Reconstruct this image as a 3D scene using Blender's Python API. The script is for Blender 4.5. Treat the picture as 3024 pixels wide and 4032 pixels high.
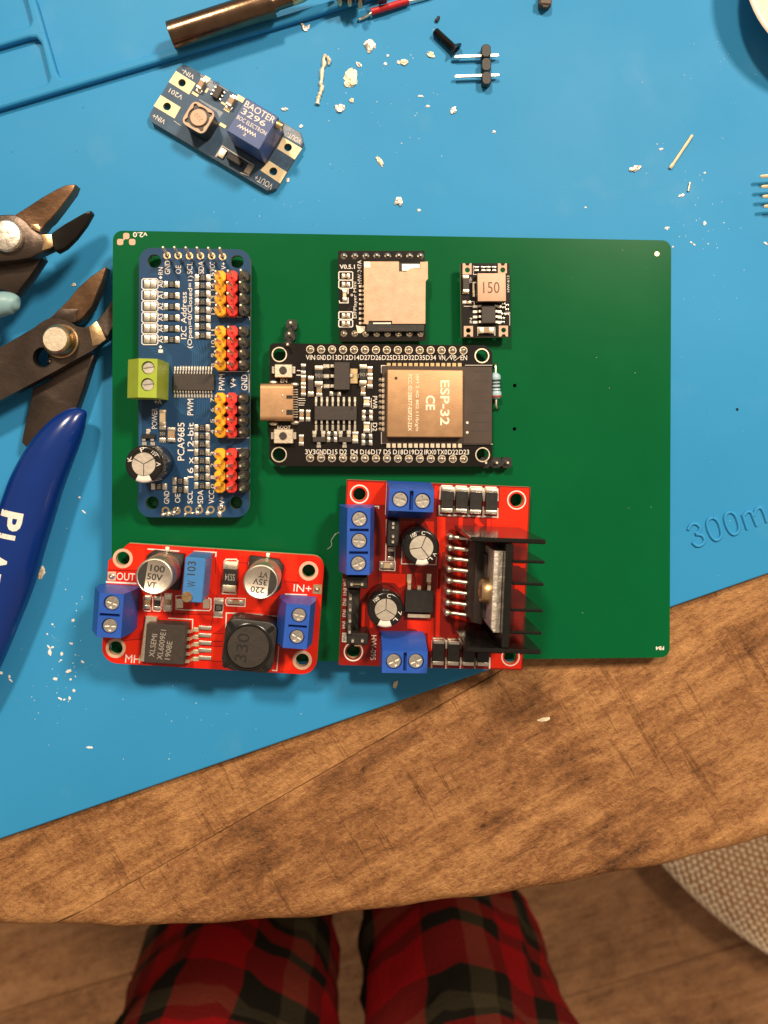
import bpy, bmesh, math, random
from mathutils import Vector, Matrix, noise as mnoise
from mathutils.geometry import delaunay_2d_cdt
from mathutils.bvhtree import BVHTree
random.seed(7)
R = math.radians
SC = bpy.context.scene
COL = SC.collection
for o in list(bpy.data.objects): bpy.data.objects.remove(o)

# ---------------------------------------------------------------- camera, world, lamps, exposure
F, HC, PX, PY = 3200.0, 196.0, 1512.0, 1740.0       # focal length (photo px), height over the mat (mm), optical axis
cam_d = bpy.data.cameras.new('camera'); cam = bpy.data.objects.new('camera', cam_d); COL.objects.link(cam)
cam.location = (0, 0, HC*.001)
cam_d.sensor_fit = 'HORIZONTAL'; cam_d.sensor_width = 36; cam_d.lens = F/3024*36
cam_d.shift_y = -(2016-PY)/3024
cam_d.clip_start = .005; cam_d.clip_end = 20
cam_d.dof.use_dof = True; cam_d.dof.focus_distance = .187; cam_d.dof.aperture_fstop = 30
SC.camera = cam
W = bpy.data.worlds.new('World'); SC.world = W; W.use_nodes = True
bg = W.node_tree.nodes['Background']; bg.inputs[0].default_value = (1, .80, .60, 1); bg.inputs[1].default_value = .31
def lamp(name, loc, tgt, size, power, col):
    d = bpy.data.lights.new(name, 'AREA'); d.shape = 'DISK'; d.size = size; d.energy = power; d.color = col
    o = bpy.data.objects.new(name, d); COL.objects.link(o); o.location = loc
    o.rotation_euler = (Vector(tgt)-Vector(loc)).to_track_quat('-Z', 'Y').to_euler()
    return o
lamp('ceiling_lamp', (-.44, 1.36, 1.95), (0, 0, 0), .24, 47, (1, .83, .62))
lamp('room_lamp', (.44, .44, .76), (0, 0, 0), .15, 8.8, (1, .85, .66))
SC.view_settings.view_transform = 'Standard'; SC.view_settings.look = 'None'
SC.view_settings.exposure = 0; SC.view_settings.gamma = 1
SC.render.engine = 'CYCLES'

# ---------------------------------------------------------------- materials
MATS = {}
def M(name, col, rough=.5, metal=0., var=.10, scale=300., bump=0., bscale=1500., coat=0., spec=.5, rvar=.12):
    if name in MATS: return MATS[name]
    m = bpy.data.materials.new(name); m.use_nodes = True; nt = m.node_tree; N = nt.nodes; Lk = nt.links
    b = N['Principled BSDF']
    tc = N.new('ShaderNodeTexCoord')
    nz = N.new('ShaderNodeTexNoise'); nz.inputs['Scale'].default_value = scale; nz.inputs['Detail'].default_value = 5
    Lk.new(tc.outputs['Object'], nz.inputs['Vector'])
    cr = N.new('ShaderNodeMapRange'); cr.inputs[1].default_value = .25; cr.inputs[2].default_value = .75
    Lk.new(nz.outputs[0], cr.inputs[0])
    mx = N.new('ShaderNodeMix'); mx.data_type = 'RGBA'
    mx.inputs[6].default_value = tuple(max(0, c*(1-var)) for c in col)+(1,)
    mx.inputs[7].default_value = tuple(min(1, c*(1+var)) for c in col)+(1,)
    Lk.new(cr.outputs[0], mx.inputs[0]); Lk.new(mx.outputs[2], b.inputs['Base Color'])
    rr = N.new('ShaderNodeMapRange'); rr.inputs[3].default_value = max(.03, rough-rvar*rough); rr.inputs[4].default_value = min(1, rough+rvar*rough)
    Lk.new(nz.outputs[0], rr.inputs[0]); Lk.new(rr.outputs[0], b.inputs['Roughness'])
    b.inputs['Metallic'].default_value = metal; b.inputs['Specular IOR Level'].default_value = spec
    b.inputs['Coat Weight'].default_value = coat; b.inputs['Coat Roughness'].default_value = .15
    if bump:
        n2 = N.new('ShaderNodeTexNoise'); n2.inputs['Scale'].default_value = bscale; n2.inputs['Detail'].default_value = 4
        Lk.new(tc.outputs['Object'], n2.inputs['Vector'])
        bp = N.new('ShaderNodeBump'); bp.inputs['Strength'].default_value = bump; bp.inputs['Distance'].default_value = .0002
        Lk.new(n2.outputs[0], bp.inputs['Height']); Lk.new(bp.outputs[0], b.inputs['Normal'])
    MATS[name] = m
    return m
m_green = M('green_mask', (.0002, .094, .027), .24, var=.08, scale=40, spec=.18)
m_blue = M('blue_mask', (.012, .05, .125), .32, var=.12, scale=150, spec=.35)
m_bluetr = M('blue_trace', (.022, .085, .19), .32, var=.1, scale=200, spec=.35)
m_black = M('black_mask', (.009, .0065, .005), .36, var=.25, scale=200, spec=.2)
m_blacktr = M('antenna_mask', (.055, .032, .022), .42, var=.15, scale=250)
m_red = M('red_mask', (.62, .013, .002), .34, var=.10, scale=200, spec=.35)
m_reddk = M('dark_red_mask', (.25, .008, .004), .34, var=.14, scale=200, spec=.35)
m_redhi = M('red_copper', (.76, .021, .003), .34, var=.08, scale=200, spec=.35)
m_greyb = M('greyblue_mask', (.055, .10, .165), .55, var=.25, scale=350, spec=.3)
m_padc = M('cream_pad', (.86, .68, .42), .6, .35, var=.10, scale=600, bump=.1)
m_fr4 = M('fr4_edge', (.50, .36, .20), .6, var=.2, scale=900)
m_fr4d = M('fr4_edge_dark', (.20, .17, .12), .6, var=.2, scale=900)
m_fr4g = M('fr4_edge_green', (.03, .20, .07), .5, var=.2, scale=900)
m_silk = M('white_ink', (.80, .72, .64), .6, var=.10, scale=1500)
m_silkd = M('grey_ink', (.30, .26, .22), .6, var=.2, scale=1500)
m_dark = M('dark_ink', (.03, .025, .02), .6, var=.2, scale=1500)
m_brownink = M('brown_ink', (.16, .06, .025), .6)
m_solder = M('solder', (.88, .80, .68), .34, 1, var=.12, scale=1200, bump=.25, bscale=2500)
m_tin = M('tinned_copper', (.90, .76, .58), .42, 1, var=.10, scale=900, bump=.15, bscale=2500)
m_pin = M('pin_metal', (.92, .83, .68), .42, 1, var=.10, scale=900)
m_gold = M('gold_pad', (.88, .66, .36), .34, 1, var=.10, scale=900, bump=.1)
m_brass = M('brass', (.72, .49, .26), .34, 1, var=.16, scale=700, bump=.2)
m_steel = M('steel', (.84, .77, .68), .36, 1, var=.14, scale=500, bump=.15)
m_shield = M('can_shield', (.48, .275, .140), .50, .55, var=.13, scale=420, bump=.12, bscale=2600)
m_slot = M('slot_steel', (.56, .355, .235), .50, .5, var=.14, scale=520, bump=.12, bscale=2600)
m_alu = M('aluminium', (.88, .78, .66), .42, 1, var=.10, scale=500, bump=.15)
m_alurough = M('sawn_aluminium', (.78, .70, .60), .48, 1, var=.25, scale=900, bump=.9, bscale=900)
m_ic = M('chip_plastic', (.036, .025, .020), .55, var=.18, scale=900, bump=.2, bscale=4000)
m_blk = M('black_plastic', (.016, .013, .011), .42, var=.25, scale=700, bump=.15, bscale=3000)
m_blkgl = M('black_sleeve', (.010, .009, .008), .22, var=.2, scale=500)
m_anod = M('black_anodised', (.009, .008, .007), .16, .1, var=.25, scale=600)
m_ferr = M('ferrite', (.034, .026, .021), .5, var=.2, scale=700, bump=.3, bscale=2500)
m_tblue = M('terminal_blue', (.018, .085, .42), .40, var=.10, scale=300, bump=.06)
m_potblue = M('trimmer_blue', (.045, .19, .47), .42, var=.08, scale=300)
m_navy = M('trimmer_navy', (.05, .085, .24), .45, var=.18, scale=900)
m_lime = M('terminal_green', (.33, .42, .035), .42, var=.08, scale=300)
m_yel = M('header_yellow', (.88, .42, .012), .42, var=.06, scale=300)
m_redh = M('header_red', (.78, .035, .025), .42, var=.08, scale=300)
m_cer = M('ceramic_tan', (.36, .22, .12), .45, var=.15, scale=900)
m_resb = M('resistor_black', (.022, .020, .018), .4, var=.2, scale=900)
m_led = M('led_lens', (.80, .60, .36), .3, var=.1, scale=900)
m_pink = M('ferrite_tan', (.62, .40, .27), .55, var=.07, scale=700, bump=.15)
m_hole = M('hole_wall', (.05, .04, .03), .6)
m_resist = M('resistor_blue', (.36, .52, .60), .38, var=.1, scale=900)
m_band = M('band_dark', (.03, .035, .03), .4)
m_bandr = M('band_red', (.35, .04, .02), .4)
m_crumb = M('crumb', (.86, .72, .52), .5, .25, var=.2, scale=900, bump=.8, bscale=1400)
m_crumbg = M('solder_crumb', (.78, .70, .58), .4, .8, var=.2, scale=900, bump=.5, bscale=1400)
m_crumbw = M('pale_crumb', (.86, .82, .76), .5, var=.1, scale=900, bump=.5, bscale=1400)
m_crumbd = M('dark_crumb', (.10, .07, .05), .6, var=.3, scale=900, bump=.5, bscale=1400)
m_lint = M('lint', (.42, .50, .42), .8)
m_jaw = M('tool_steel', (.085, .062, .050), .36, .85, var=.30, scale=140, bump=.25, bscale=900)
m_jawr = M('rusty_steel', (.150, .080, .042), .38, .8, var=.45, scale=180, bump=.35, bscale=800)
m_grip = M('blue_grip', (.003, .026, .18), .22, var=.08, scale=80)
m_gripg = M('grey_grip', (.22, .37, .40), .42, var=.10, scale=120, bump=.1)
m_bronze = M('tip_barrel', (.20, .125, .08), .25, 1, var=.22, scale=260, bump=.12, bscale=1600)
m_redwire = M('red_wire', (.50, .012, .018), .36)
m_screwblk = M('black_oxide', (.02, .017, .015), .32, .5, var=.2)
m_cup = M('pale_ceramic', (.78, .66, .55), .35, var=.06, scale=60)

# ---------------------------------------------------------------- geometry helpers (millimetres)
def crop(x0, y0, s): return lambda x, y: (x0+x*s, y0+y*s)
cA = crop(520, 940, 520/1659); cB = crop(480, 1440, 560/1659); cC = crop(1000, 1320, 560/1659); cD = crop(1440, 1320, 660/1659)
cE = crop(1260, 940, 800/1659); cF = crop(360, 2100, 500/1659); cG = crop(800, 2100, 520/1659); cH = crop(1310, 1860, 450/1659)
cI = crop(1310, 2240, 450/1659); cJ = crop(1700, 1860, 480/1659); cK = crop(1700, 2240, 480/1659); cL = crop(560, 220, 680/1659)
cM = crop(0, 680, 480/1327); cN = crop(0, 1480, 480/748); c1 = crop(0, 0, 1300/1659); c2 = crop(1150, 0, 1100/1659)
c3 = crop(2200, 0, 824/1659); c4 = crop(2400, 1900, 624/1659); c5 = crop(0, 2500, 1500/1659); c6 = crop(1500, 2200, 1524/1659)
d1 = crop(420, 880, 300/1659); d2 = crop(2440, 900, 300/1659); d3 = crop(2440, 2440, 300/1659); d6 = crop(1080, 1240, 200/1659)
d7 = crop(1900, 1380, 200/1475); e1 = crop(1300, 960, 200/1106); e2 = crop(1790, 1010, 240/1561); e3 = crop(560, 230, 340/1659)
e4 = crop(850, 380, 380/1659); e5 = crop(1180, 0, 320/1659); e6 = crop(0, 1000, 460/1454); e8 = crop(2850, 600, 174/1283)
PXC = crop(0, 0, 1)

def ray(p): return Vector(((p[0]-PX)/F, -(p[1]-PY)/F, -1))
def W3(p, z=0.):                                      # world point (mm) seen at photo pixel p and height z
    d = ray(p); t = HC-z
    return Vector((d.x*t, d.y*t, z))
class Frame:
    def __init__(s, O, X, Y):
        s.O = Vector(O); s.X = Vector(X).normalized(); s.Z = s.X.cross(Vector(Y)).normalized(); s.Y = s.Z.cross(s.X)
    def L(s, p, h=0.):
        d = ray(p); C = Vector((0, 0, HC))
        t = (h-(C-s.O).dot(s.Z))/d.dot(s.Z); q = C+t*d-s.O
        return Vector((q.dot(s.X), q.dot(s.Y), h))
    def world(s, v): return s.O+s.X*v[0]+s.Y*v[1]+s.Z*v[2]
    def mm(s, p): return (HC-s.O.z)/F
    def mat(s):
        m = Matrix.Identity(4)
        for i, a in enumerate((s.X, s.Y, s.Z)):
            for j in range(3): m[j][i] = a[j]
        m.translation = s.O*.001
        return m

def T3(x, y, z=0, rz=0, rx=0, ry=0):
    return Matrix.Translation((x, y, z)) @ Matrix.Rotation(rz, 4, 'Z') @ Matrix.Rotation(ry, 4, 'Y') @ Matrix.Rotation(rx, 4, 'X')
def gx(g, m):
    return ([m @ Vector(v) for v in g[0]], g[1])
def gj(*gs):
    V, Fc = [], []
    for g in gs:
        n = len(V); V += list(g[0]); Fc += [tuple(i+n for i in f) for f in g[1]]
    return (V, Fc)
def from_bm(bm):
    bm.verts.index_update()
    g = ([v.co.copy() for v in bm.verts], [tuple(v.index for v in f.verts) for f in bm.faces]); bm.free()
    return g
_gc = {}
def g_box(dx, dy, dz, b=.0, seg=1):                  # base at z=0
    k = (round(dx, 2), round(dy, 2), round(dz, 2), b, seg)
    if k in _gc: return _gc[k]
    bm = bmesh.new(); bmesh.ops.create_cube(bm, size=1)
    for v in bm.verts: v.co = Vector((v.co.x*dx, v.co.y*dy, (v.co.z+.5)*dz))
    b = min(b, dx*.3, dy*.3, dz*.3)
    if b > 0: bmesh.ops.bevel(bm, geom=list(bm.edges), offset=b, segments=seg, affect='EDGES', profile=.5)
    _gc[k] = from_bm(bm)
    return _gc[k]
def g_lathe(prof, n=24):
    V, Fc, rings = [], [], []
    for r, z in prof:
        if r < 1e-6: V.append(Vector((0, 0, z))); rings.append([len(V)-1])
        else:
            rings.append(list(range(len(V), len(V)+n)))
            V += [Vector((r*math.cos(2*math.pi*i/n), r*math.sin(2*math.pi*i/n), z)) for i in range(n)]
    for a, b in zip(rings, rings[1:]):
        for i in range(n):
            j = (i+1) % n
            if len(a) == 1 and len(b) == 1: continue
            if len(a) == 1: Fc.append((a[0], b[j], b[i]))
            elif len(b) == 1: Fc.append((a[i], a[j], b[0]))
            else: Fc.append((a[i], a[j], b[j], b[i]))
    if len(rings[0]) > 1: Fc.append(tuple(reversed(rings[0])))
    if len(rings[-1]) > 1: Fc.append(tuple(rings[-1]))
    return (V, Fc)
def circ(cx, cy, r, n=24): return [(cx+r*math.cos(2*math.pi*i/n), cy+r*math.sin(2*math.pi*i/n)) for i in range(n)]
def area(p): return sum(a[0]*b[1]-b[0]*a[1] for a, b in zip(p, p[1:]+p[:1]))/2
def ccw(p): p = [tuple(q[:2]) for q in p]; return p if area(p) > 0 else p[::-1]
def inside(p, poly):
    r = False; n = len(poly); x, y = p
    for i in range(n):
        x0, y0 = poly[i]; x1, y1 = poly[(i+1) % n]
        if (y0 > y) != (y1 > y) and x < (x1-x0)*(y-y0)/(y1-y0)+x0: r = not r
    return r
def g_sheet(outer, holes=(), z=0., up=True, clip=None):
    loops = [ccw(outer)]+[ccw(h) for h in holes]; nl = len(loops)
    if clip: loops.append(ccw(clip))
    V2, E = [], []
    for l in loops:
        n = len(V2); V2 += [Vector(q) for q in l]; E += [(n+i, n+(i+1) % len(l)) for i in range(len(l))]
    vs, es, fs = delaunay_2d_cdt(V2, E, [], 0, 1e-6)[:3]
    Fc = []
    for f in fs:
        c = sum((vs[i] for i in f), Vector((0, 0)))/len(f)
        if not inside(c, loops[0]) or any(inside(c, h) for h in loops[1:nl]) or (clip and not inside(c, loops[-1])): continue
        p, q, r = (vs[i] for i in f[:3])
        s = (q-p).cross(r-p)
        Fc.append(tuple(f) if (s > 0) == up else tuple(reversed(f)))
    return ([Vector((v.x, v.y, z)) for v in vs], Fc)
def g_wall(loop, z0, z1, out=True):
    n = len(loop); V = [Vector((q[0], q[1], z0)) for q in loop]+[Vector((q[0], q[1], z1)) for q in loop]
    Fc = [(i, (i+1) % n, n+(i+1) % n, n+i) for i in range(n)]
    if not out: Fc = [f[::-1] for f in Fc]
    return (V, Fc)
def g_prism(outer, z0, z1, holes=()):
    o = ccw(outer); hs = [ccw(h) for h in holes]
    return gj(g_sheet(o, hs, z1), g_sheet(o, hs, z0, False), g_wall(o, z0, z1), *[g_wall(h, z0, z1, False) for h in hs])
def g_prismb(outer, z0, z1, b=.4, seg=2):             # bevelled top outline
    bm = bmesh.new(); o = ccw(outer)
    f = bm.faces.new([bm.verts.new((q[0], q[1], z0)) for q in o])
    r = bmesh.ops.extrude_face_region(bm, geom=[f])
    top = [v for v in r['geom'] if isinstance(v, bmesh.types.BMVert)]
    for v in top: v.co.z = z1
    ts = set(top)
    if b > 0: bmesh.ops.bevel(bm, geom=[e for e in bm.edges if e.verts[0] in ts and e.verts[1] in ts], offset=b, segments=seg, affect='EDGES', profile=.5, clamp_overlap=True)
    bmesh.ops.recalc_face_normals(bm, faces=list(bm.faces))
    bmesh.ops.triangulate(bm, faces=[f for f in bm.faces if len(f.verts) > 4])
    return from_bm(bm)
def g_tube(pts, r, n=8, flat=1.):
    pts = [Vector(p) for p in pts]; V, Fc = [], []
    rs = r if isinstance(r, (list, tuple)) else [r]*len(pts)
    up = Vector((0, 0, 1))
    for i, p in enumerate(pts):
        t = (pts[min(i+1, len(pts)-1)]-pts[max(i-1, 0)]).normalized()
        if i == 0:
            a = t.cross(up)
            if a.length < .2: a = t.cross(Vector((1, 0, 0)))
            a.normalize()
        else: a = (a-t*a.dot(t)).normalized()
        b = t.cross(a)
        for k in range(n):
            w = 2*math.pi*(k+.5)/n
            V.append(p+(a*math.cos(w)+b*math.sin(w)*flat)*rs[i])
    for i in range(len(pts)-1):
        for k in range(n):
            k2 = (k+1) % n
            Fc.append((i*n+k, (i+1)*n+k, (i+1)*n+k2, i*n+k2))
    Fc.append(tuple(range(n))); Fc.append(tuple(range((len(pts)-1)*n, len(pts)*n))[::-1])
    return (V, Fc)
def spline(pts, k=6):                                # Catmull-Rom through pts
    P = [Vector(p) for p in pts]; out = []
    for i in range(len(P)-1):
        a, b, c, d = P[max(i-1, 0)], P[i], P[i+1], P[min(i+2, len(P)-1)]
        for j in range(k):
            t = j/k
            out.append(.5*((2*b)+(c-a)*t+(2*a-5*b+4*c-d)*t*t+(3*b-a-3*c+d)*t**3))
    return out+[P[-1]]

# ---------------------------------------------------------------- object helpers
_mc = {}
LOC = {}                                             # object -> its matrix inside its thing (mm)
def to_mesh(name, g, mats, smooth=35, fmat=None, key=None):
    if key and key in _mc: return _mc[key]
    me = bpy.data.meshes.new(name)
    me.from_pydata([tuple(Vector(v)*.001) for v in g[0]], [], g[1])
    for m in (mats if isinstance(mats, (list, tuple)) else [mats]): me.materials.append(m)
    if fmat: me.polygons.foreach_set('material_index', fmat)
    if smooth:
        me.shade_smooth(); me.set_sharp_from_angle(angle=R(smooth))
    me.update()
    if key: _mc[key] = me
    return me
def mmM(m):
    m = m.copy(); m.translation = m.translation*.001
    return m
def add(name, g, mat, parent=None, m=None, smooth=35, key=None, fmat=None):
    me = g if isinstance(g, bpy.types.Mesh) else to_mesh(name, g, mat, smooth, fmat, key)
    o = bpy.data.objects.new(name, me); COL.objects.link(o)
    m = m or Matrix.Identity(4)
    o.matrix_basis = mmM(m); LOC[o] = m
    if parent is not None:
        o.parent = parent
        if parent in LOC:
            o.matrix_parent_inverse = mmM(LOC[parent]).inverted()
    return o
def tag(o, label=None, cat=None, group=None, kind=None):
    if label: o['label'] = label
    if cat: o['category'] = cat
    if group: o['group'] = group
    if kind: o['kind'] = kind
    return o
def thing(name, label, cat, frame, group=None):
    o = bpy.data.objects.new(name, None); COL.objects.link(o); o.empty_display_size = .01
    o.matrix_basis = frame.mat()
    return tag(o, label, cat, group)

# text -> flat mesh, normalised to a unit box
_tx = {}
def txt(s, off=.012):
    if 'M' in s or 'W' in s: off = 0.
    k = (s, off)
    if k in _tx: return _tx[k]
    c = bpy.data.curves.new('t', 'FONT'); c.body = s; c.size = 1; c.resolution_u = 3; c.offset = off
    o = bpy.data.objects.new('t', c); COL.objects.link(o)
    dg = bpy.context.evaluated_depsgraph_get()
    me = bpy.data.meshes.new_from_object(o.evaluated_get(dg))
    V = [v.co.copy() for v in me.vertices]; Fc = [tuple(p.vertices) for p in me.polygons]
    bpy.data.objects.remove(o); bpy.data.curves.remove(c); bpy.data.meshes.remove(me)
    x0, x1 = min(v.x for v in V), max(v.x for v in V); y0, y1 = min(v.y for v in V), max(v.y for v in V)
    V = [Vector(((v.x-(x0+x1)/2)/(x1-x0), (v.y-(y0+y1)/2)/(y1-y0), 0)) for v in V]
    G = []
    for f in Fc:
        a, b, c_ = V[f[0]], V[f[1]], V[f[2]]
        nrm = sum((V[f[i]].x*V[f[(i+1) % len(f)]].y-V[f[(i+1) % len(f)]].x*V[f[i]].y) for i in range(len(f)))
        G.append(f if nrm >= 0 else f[::-1])
    _tx[k] = (V, G)
    return _tx[k]
def g_text(s, cx, cy, length, h, rot=0, z=.05, off=.004):
    return gx(txt(s, off), T3(cx, cy, z, R(rot)) @ Matrix.Diagonal((length, h, 1, 1)))
def g_line(pts, w, z=.05, closed=False):
    P = [Vector((p[0], p[1])) for p in pts]; gs = []
    if closed: P = P+[P[0]]
    for i, (a, b) in enumerate(zip(P, P[1:])):
        d = (b-a); l = d.length
        if l < 1e-6: continue
        z += .0025 if i % 2 else -.0025*(i > 0)
        d /= l; n = Vector((-d.y, d.x))*w/2; a2, b2 = a-d*w*.45, b+d*w*.45
        gs.append(([Vector((q.x, q.y, z)) for q in (a2-n, b2-n, b2+n, a2+n)], [(0, 1, 2, 3)]))
    return gj(*gs)

# ---------------------------------------------------------------- board helper
def rrect(w, h, r, n=5, ch=None):                     # rounded (or chamfered) rectangle; r = (tl, tr, br, bl)
    if not isinstance(r, tuple): r = (r,)*4
    ch = ch or (0, 0, 0, 0); P = []
    for (sx, sy, a0, k) in ((-1, 1, 90, 0), (-1, -1, 180, 3), (1, -1, 270, 2), (1, 1, 0, 1)):
        rr = max(r[k], .01); cx, cy = sx*(w/2-rr), sy*(h/2-rr)
        m = 1 if ch[k] else n
        for i in range(m+1):
            a = R(a0+90*i/m); P.append((cx+rr*math.cos(a), cy+rr*math.sin(a)))
    return P
class Board:
    def __init__(s, name, label, cat, corners, base, gap, thick, mask, edge, rad=.1, ch=None, holes=(), notch=None, part='circuit_board'):
        h = gap+thick; q = [base.L(p, h) for p in corners]
        ctr = sum(q, Vector())/4
        X = (q[1]-q[0]+q[2]-q[3]); Y = (q[0]-q[3]+q[1]-q[2])
        s.w, s.h = X.length/2, Y.length/2
        toW = lambda v: base.X*v.x+base.Y*v.y
        s.f = Frame(base.world(ctr), toW(X), toW(Y))
        s.root = thing(name, label, cat, s.f); s.t = thick
        s.silk, s.copper, s.areas = [], [], []
        s.mask, s.edge, s.rad, s.ch = mask, edge, rad, ch
        s.outline = rrect(s.w, s.h, rad, 5, ch); s.holes = []
        s.part = part
    def L(s, c, x, y, h=0): return s.f.L(c(x, y), h)
    def k(s, c, h=0): return (c(1, 0)[0]-c(0, 0)[0])*(HC-s.f.O.z-h)/F      # mm per crop unit
    def hole(s, c, x, y, r, ring=0, ringmat=None, n=28, wall=None):
        p = s.L(c, x, y); rr = r*s.k(c)
        s.holes.append(circ(p.x, p.y, rr, n))
        if ring:
            s.add('hole_ring', g_prism(circ(p.x, p.y, ring*s.k(c), n), .012, .05, [circ(p.x, p.y, rr*1.02, n)]), ringmat)
        if wall: s.add('hole_lining', gj(g_wall(circ(p.x, p.y, rr*.985, n), -s.t, .02, False)), wall)
    def finish(s, silkmat=None, copmat=None):
        o = ccw(s.outline); hs = [ccw(h) for h in s.holes]
        top = g_sheet(o, hs, 0); bot = g_sheet(o, hs, -s.t, False)
        side = gj(g_wall(o, -s.t, 0), *[g_wall(h, -s.t, 0, False) for h in hs])
        g = gj(top, bot, side)
        fm = [0]*(len(top[1])+len(bot[1]))+[1]*len(side[1])
        add(s.part, g, [s.mask, s.edge], s.root, fmat=fm, smooth=30)
        for q, z in s.areas: s.copper.append(g_sheet(q, [[(x*1.0, y*1.0) for x, y in h] for h in hs], z, True, [(x*.985, y*.985) for x, y in o]))
        if s.copper: tag(add('copper_trace', gj(*s.copper), copmat, s.root, smooth=0), kind=None)
        if s.silk: add('silkscreen_print', gj(*s.silk), silkmat or m_silk, s.root, smooth=0)
    def add(s, name, g, mat, parent=None, m=None, **kw): return add(name, g, mat, parent or s.root, m, **kw)
    def rect(s, c, x0, y0, x1, y1, h=0):
        a, b = s.L(c, x0, y0, h), s.L(c, x1, y1, h)
        return (a.x+b.x)/2, (a.y+b.y)/2, abs(a.x-b.x), abs(a.y-b.y)
    def box(s, name, c, x0, y0, x1, y1, h, mat, z0=0, b=.06, parent=None, rz=0, seg=1):
        cx, cy, dx, dy = s.rect(c, x0, y0, x1, y1, h)
        dx, dy = round(dx, 1) if dx > 1 else round(dx, 2), round(dy, 1) if dy > 1 else round(dy, 2)
        return s.add(name, g_box(dx, dy, h-z0, b, seg), mat, parent, T3(cx, cy, z0, rz), key=('box', dx, dy, round(h-z0, 2), b, mat.name, name, seg))
    def text(s, c, t, x, y, ln, h, rot=0, z=.05, off=.004, dest=None, hz=0):
        p = s.L(c, x, y, hz); k = s.k(c, hz)
        (s.silk if dest is None else dest).append(g_text(t, p.x, p.y, ln*k, h*k, rot, hz+z, off))
    def line(s, c, pts, w, closed=False, z=.05, dest=None):
        (s.silk if dest is None else dest).append(g_line([s.L(c, *p) for p in pts], w*s.k(c), z, closed))
    def poly(s, c, pts, z=.025, dest=None):
        q = [tuple(s.L(c, *p)[:2]) for p in pts]
        if dest is None: s.areas.append((q, z))
        else: dest.append(g_sheet(q, (), z))
    def pad(s, name, c, pts, mat, z=.06, holes=()):
        q = [s.L(c, *p)[:2] for p in pts]
        return s.add(name, g_prism(q, .01, z, holes), mat)
    # chip resistor, capacitor, diode: body with two metal ends
    def smd(s, name, c, x0, y0, x1, y1, h=.5, body=None, ends=.24, vert=None, mark=None, fr=.9, endmat=None):
        cx, cy, dx, dy = s.rect(c, x0, y0, x1, y1, h)
        if vert is None: vert = dy > dx
        Ln, Wd = (dy, dx) if vert else (dx, dy)
        Ln, Wd = round(Ln, 1), round(Wd, 1)
        rz = R(90) if vert else 0
        o = s.add(name, g_box(Ln*(1-2*ends)+.04, Wd*fr, h, .05), body or m_resb, None, T3(cx, cy, 0.02, rz), key=('smd', Ln, Wd, h, ends, (body or m_resb).name, name, fr))
        eg = gj(g_box(Ln*ends, Wd*.96, h*1.06, .07, 2), gx(g_box(Ln*ends*1.25, Wd*1.06, h*.30, .08), T3(Ln*ends*.12, 0, 0)))
        for sg in (-1, 1):
            s.add('terminal', eg, endmat or m_solder, o, T3(cx, cy, 0, rz) @ T3(sg*Ln*(.5-ends/2), 0, 0, 0 if sg > 0 else math.pi), key=('smde', Ln, Wd, h, ends, (endmat or m_solder).name))
        if mark:
            g = g_text(mark, 0, 0, Ln*(1-2*ends)*.62, Wd*.5, 90, h+.035)
            s.add('marking', g, m_silkd, o, T3(cx, cy, 0, rz), smooth=0, key=('mk', mark, Ln, Wd, h))
        return o
    # chip with gull wing legs: side legs as (side, first crop coordinate, last, count), tip = outer crop coordinate
    def chip(s, c, x0, y0, x1, y1, h, legs=(), lw=.3, mat=None, legmat=None, name='chip', dot=None, b=.12):
        cx, cy, dx, dy = s.rect(c, x0, y0, x1, y1, h)
        o = s.add(name, g_box(dx, dy, h-.08, b), mat or m_ic, None, T3(cx, cy, .08))
        for side, a, b_, n, tip in legs:
            for i in range(n):
                t = a+(b_-a)*i/max(n-1, 1)
                if side in 'tb': e = s.L(c, t, tip); edge = cy+dy/2*(1 if side == 't' else -1); ln = abs(e.y-edge); m = T3(e.x, edge, 0, R(90 if side == 't' else -90))
                else: e = s.L(c, tip, t); edge = cx+dx/2*(1 if side == 'r' else -1); ln = abs(e.x-edge); m = T3(edge, e.y, 0, 0 if side == 'r' else R(180))
                ln = round(ln, 1); z = h*.5; th = min(.16, lw*.5)
                P = [(-.1, z), (ln*.32, z), (ln*.52, .10), (ln, .08)]
                V = []
                for (d, zz) in P: V += [(d, -lw/2, zz), (d, lw/2, zz), (d, lw/2, zz+th), (d, -lw/2, zz+th)]
                Fc = [(3, 2, 1, 0), (12, 13, 14, 15)]
                for j in range(3):
                    for q in range(4): q2 = (q+1) % 4; Fc.append((j*4+q, j*4+q2, j*4+4+q2, j*4+4+q))
                sold = gx(g_box(ln*.62, lw*1.35, .14, .05), T3(ln*.78, 0, .01))
                s.add('leg', gj(([Vector(v) for v in V], Fc), sold), legmat or m_solder, o, m, key=('leg', ln, z, lw, (legmat or m_solder).name))
        if dot:
            p = s.L(c, dot[0], dot[1], h); r = dot[2]*s.k(c, h)
            s.add('pin_one_mark', g_lathe([(r, 0), (r, .02)], 16), m_blk, o, T3(p.x, p.y, h+.005))
        return o
    def joint(s, c, x, y, r, h=.55, pinr=.3, name='solder_joint', lean=0):
        p = s.L(c, x, y); rr = round(r*s.k(c), 1)
        prof = [(rr, 0.01), (rr*.92, h*.18), (rr*.68, h*.42), (pinr*1.25, h*.7), (pinr, h*1.0), (pinr*.85, h*1.35), (pinr*.45, h*1.5), (0, h*1.52)]
        return s.add(name, g_lathe(prof, 14), m_solder, None, T3(p.x, p.y, 0, random.random()*6), smooth=60, key=('joint', rr, h, pinr))
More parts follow.
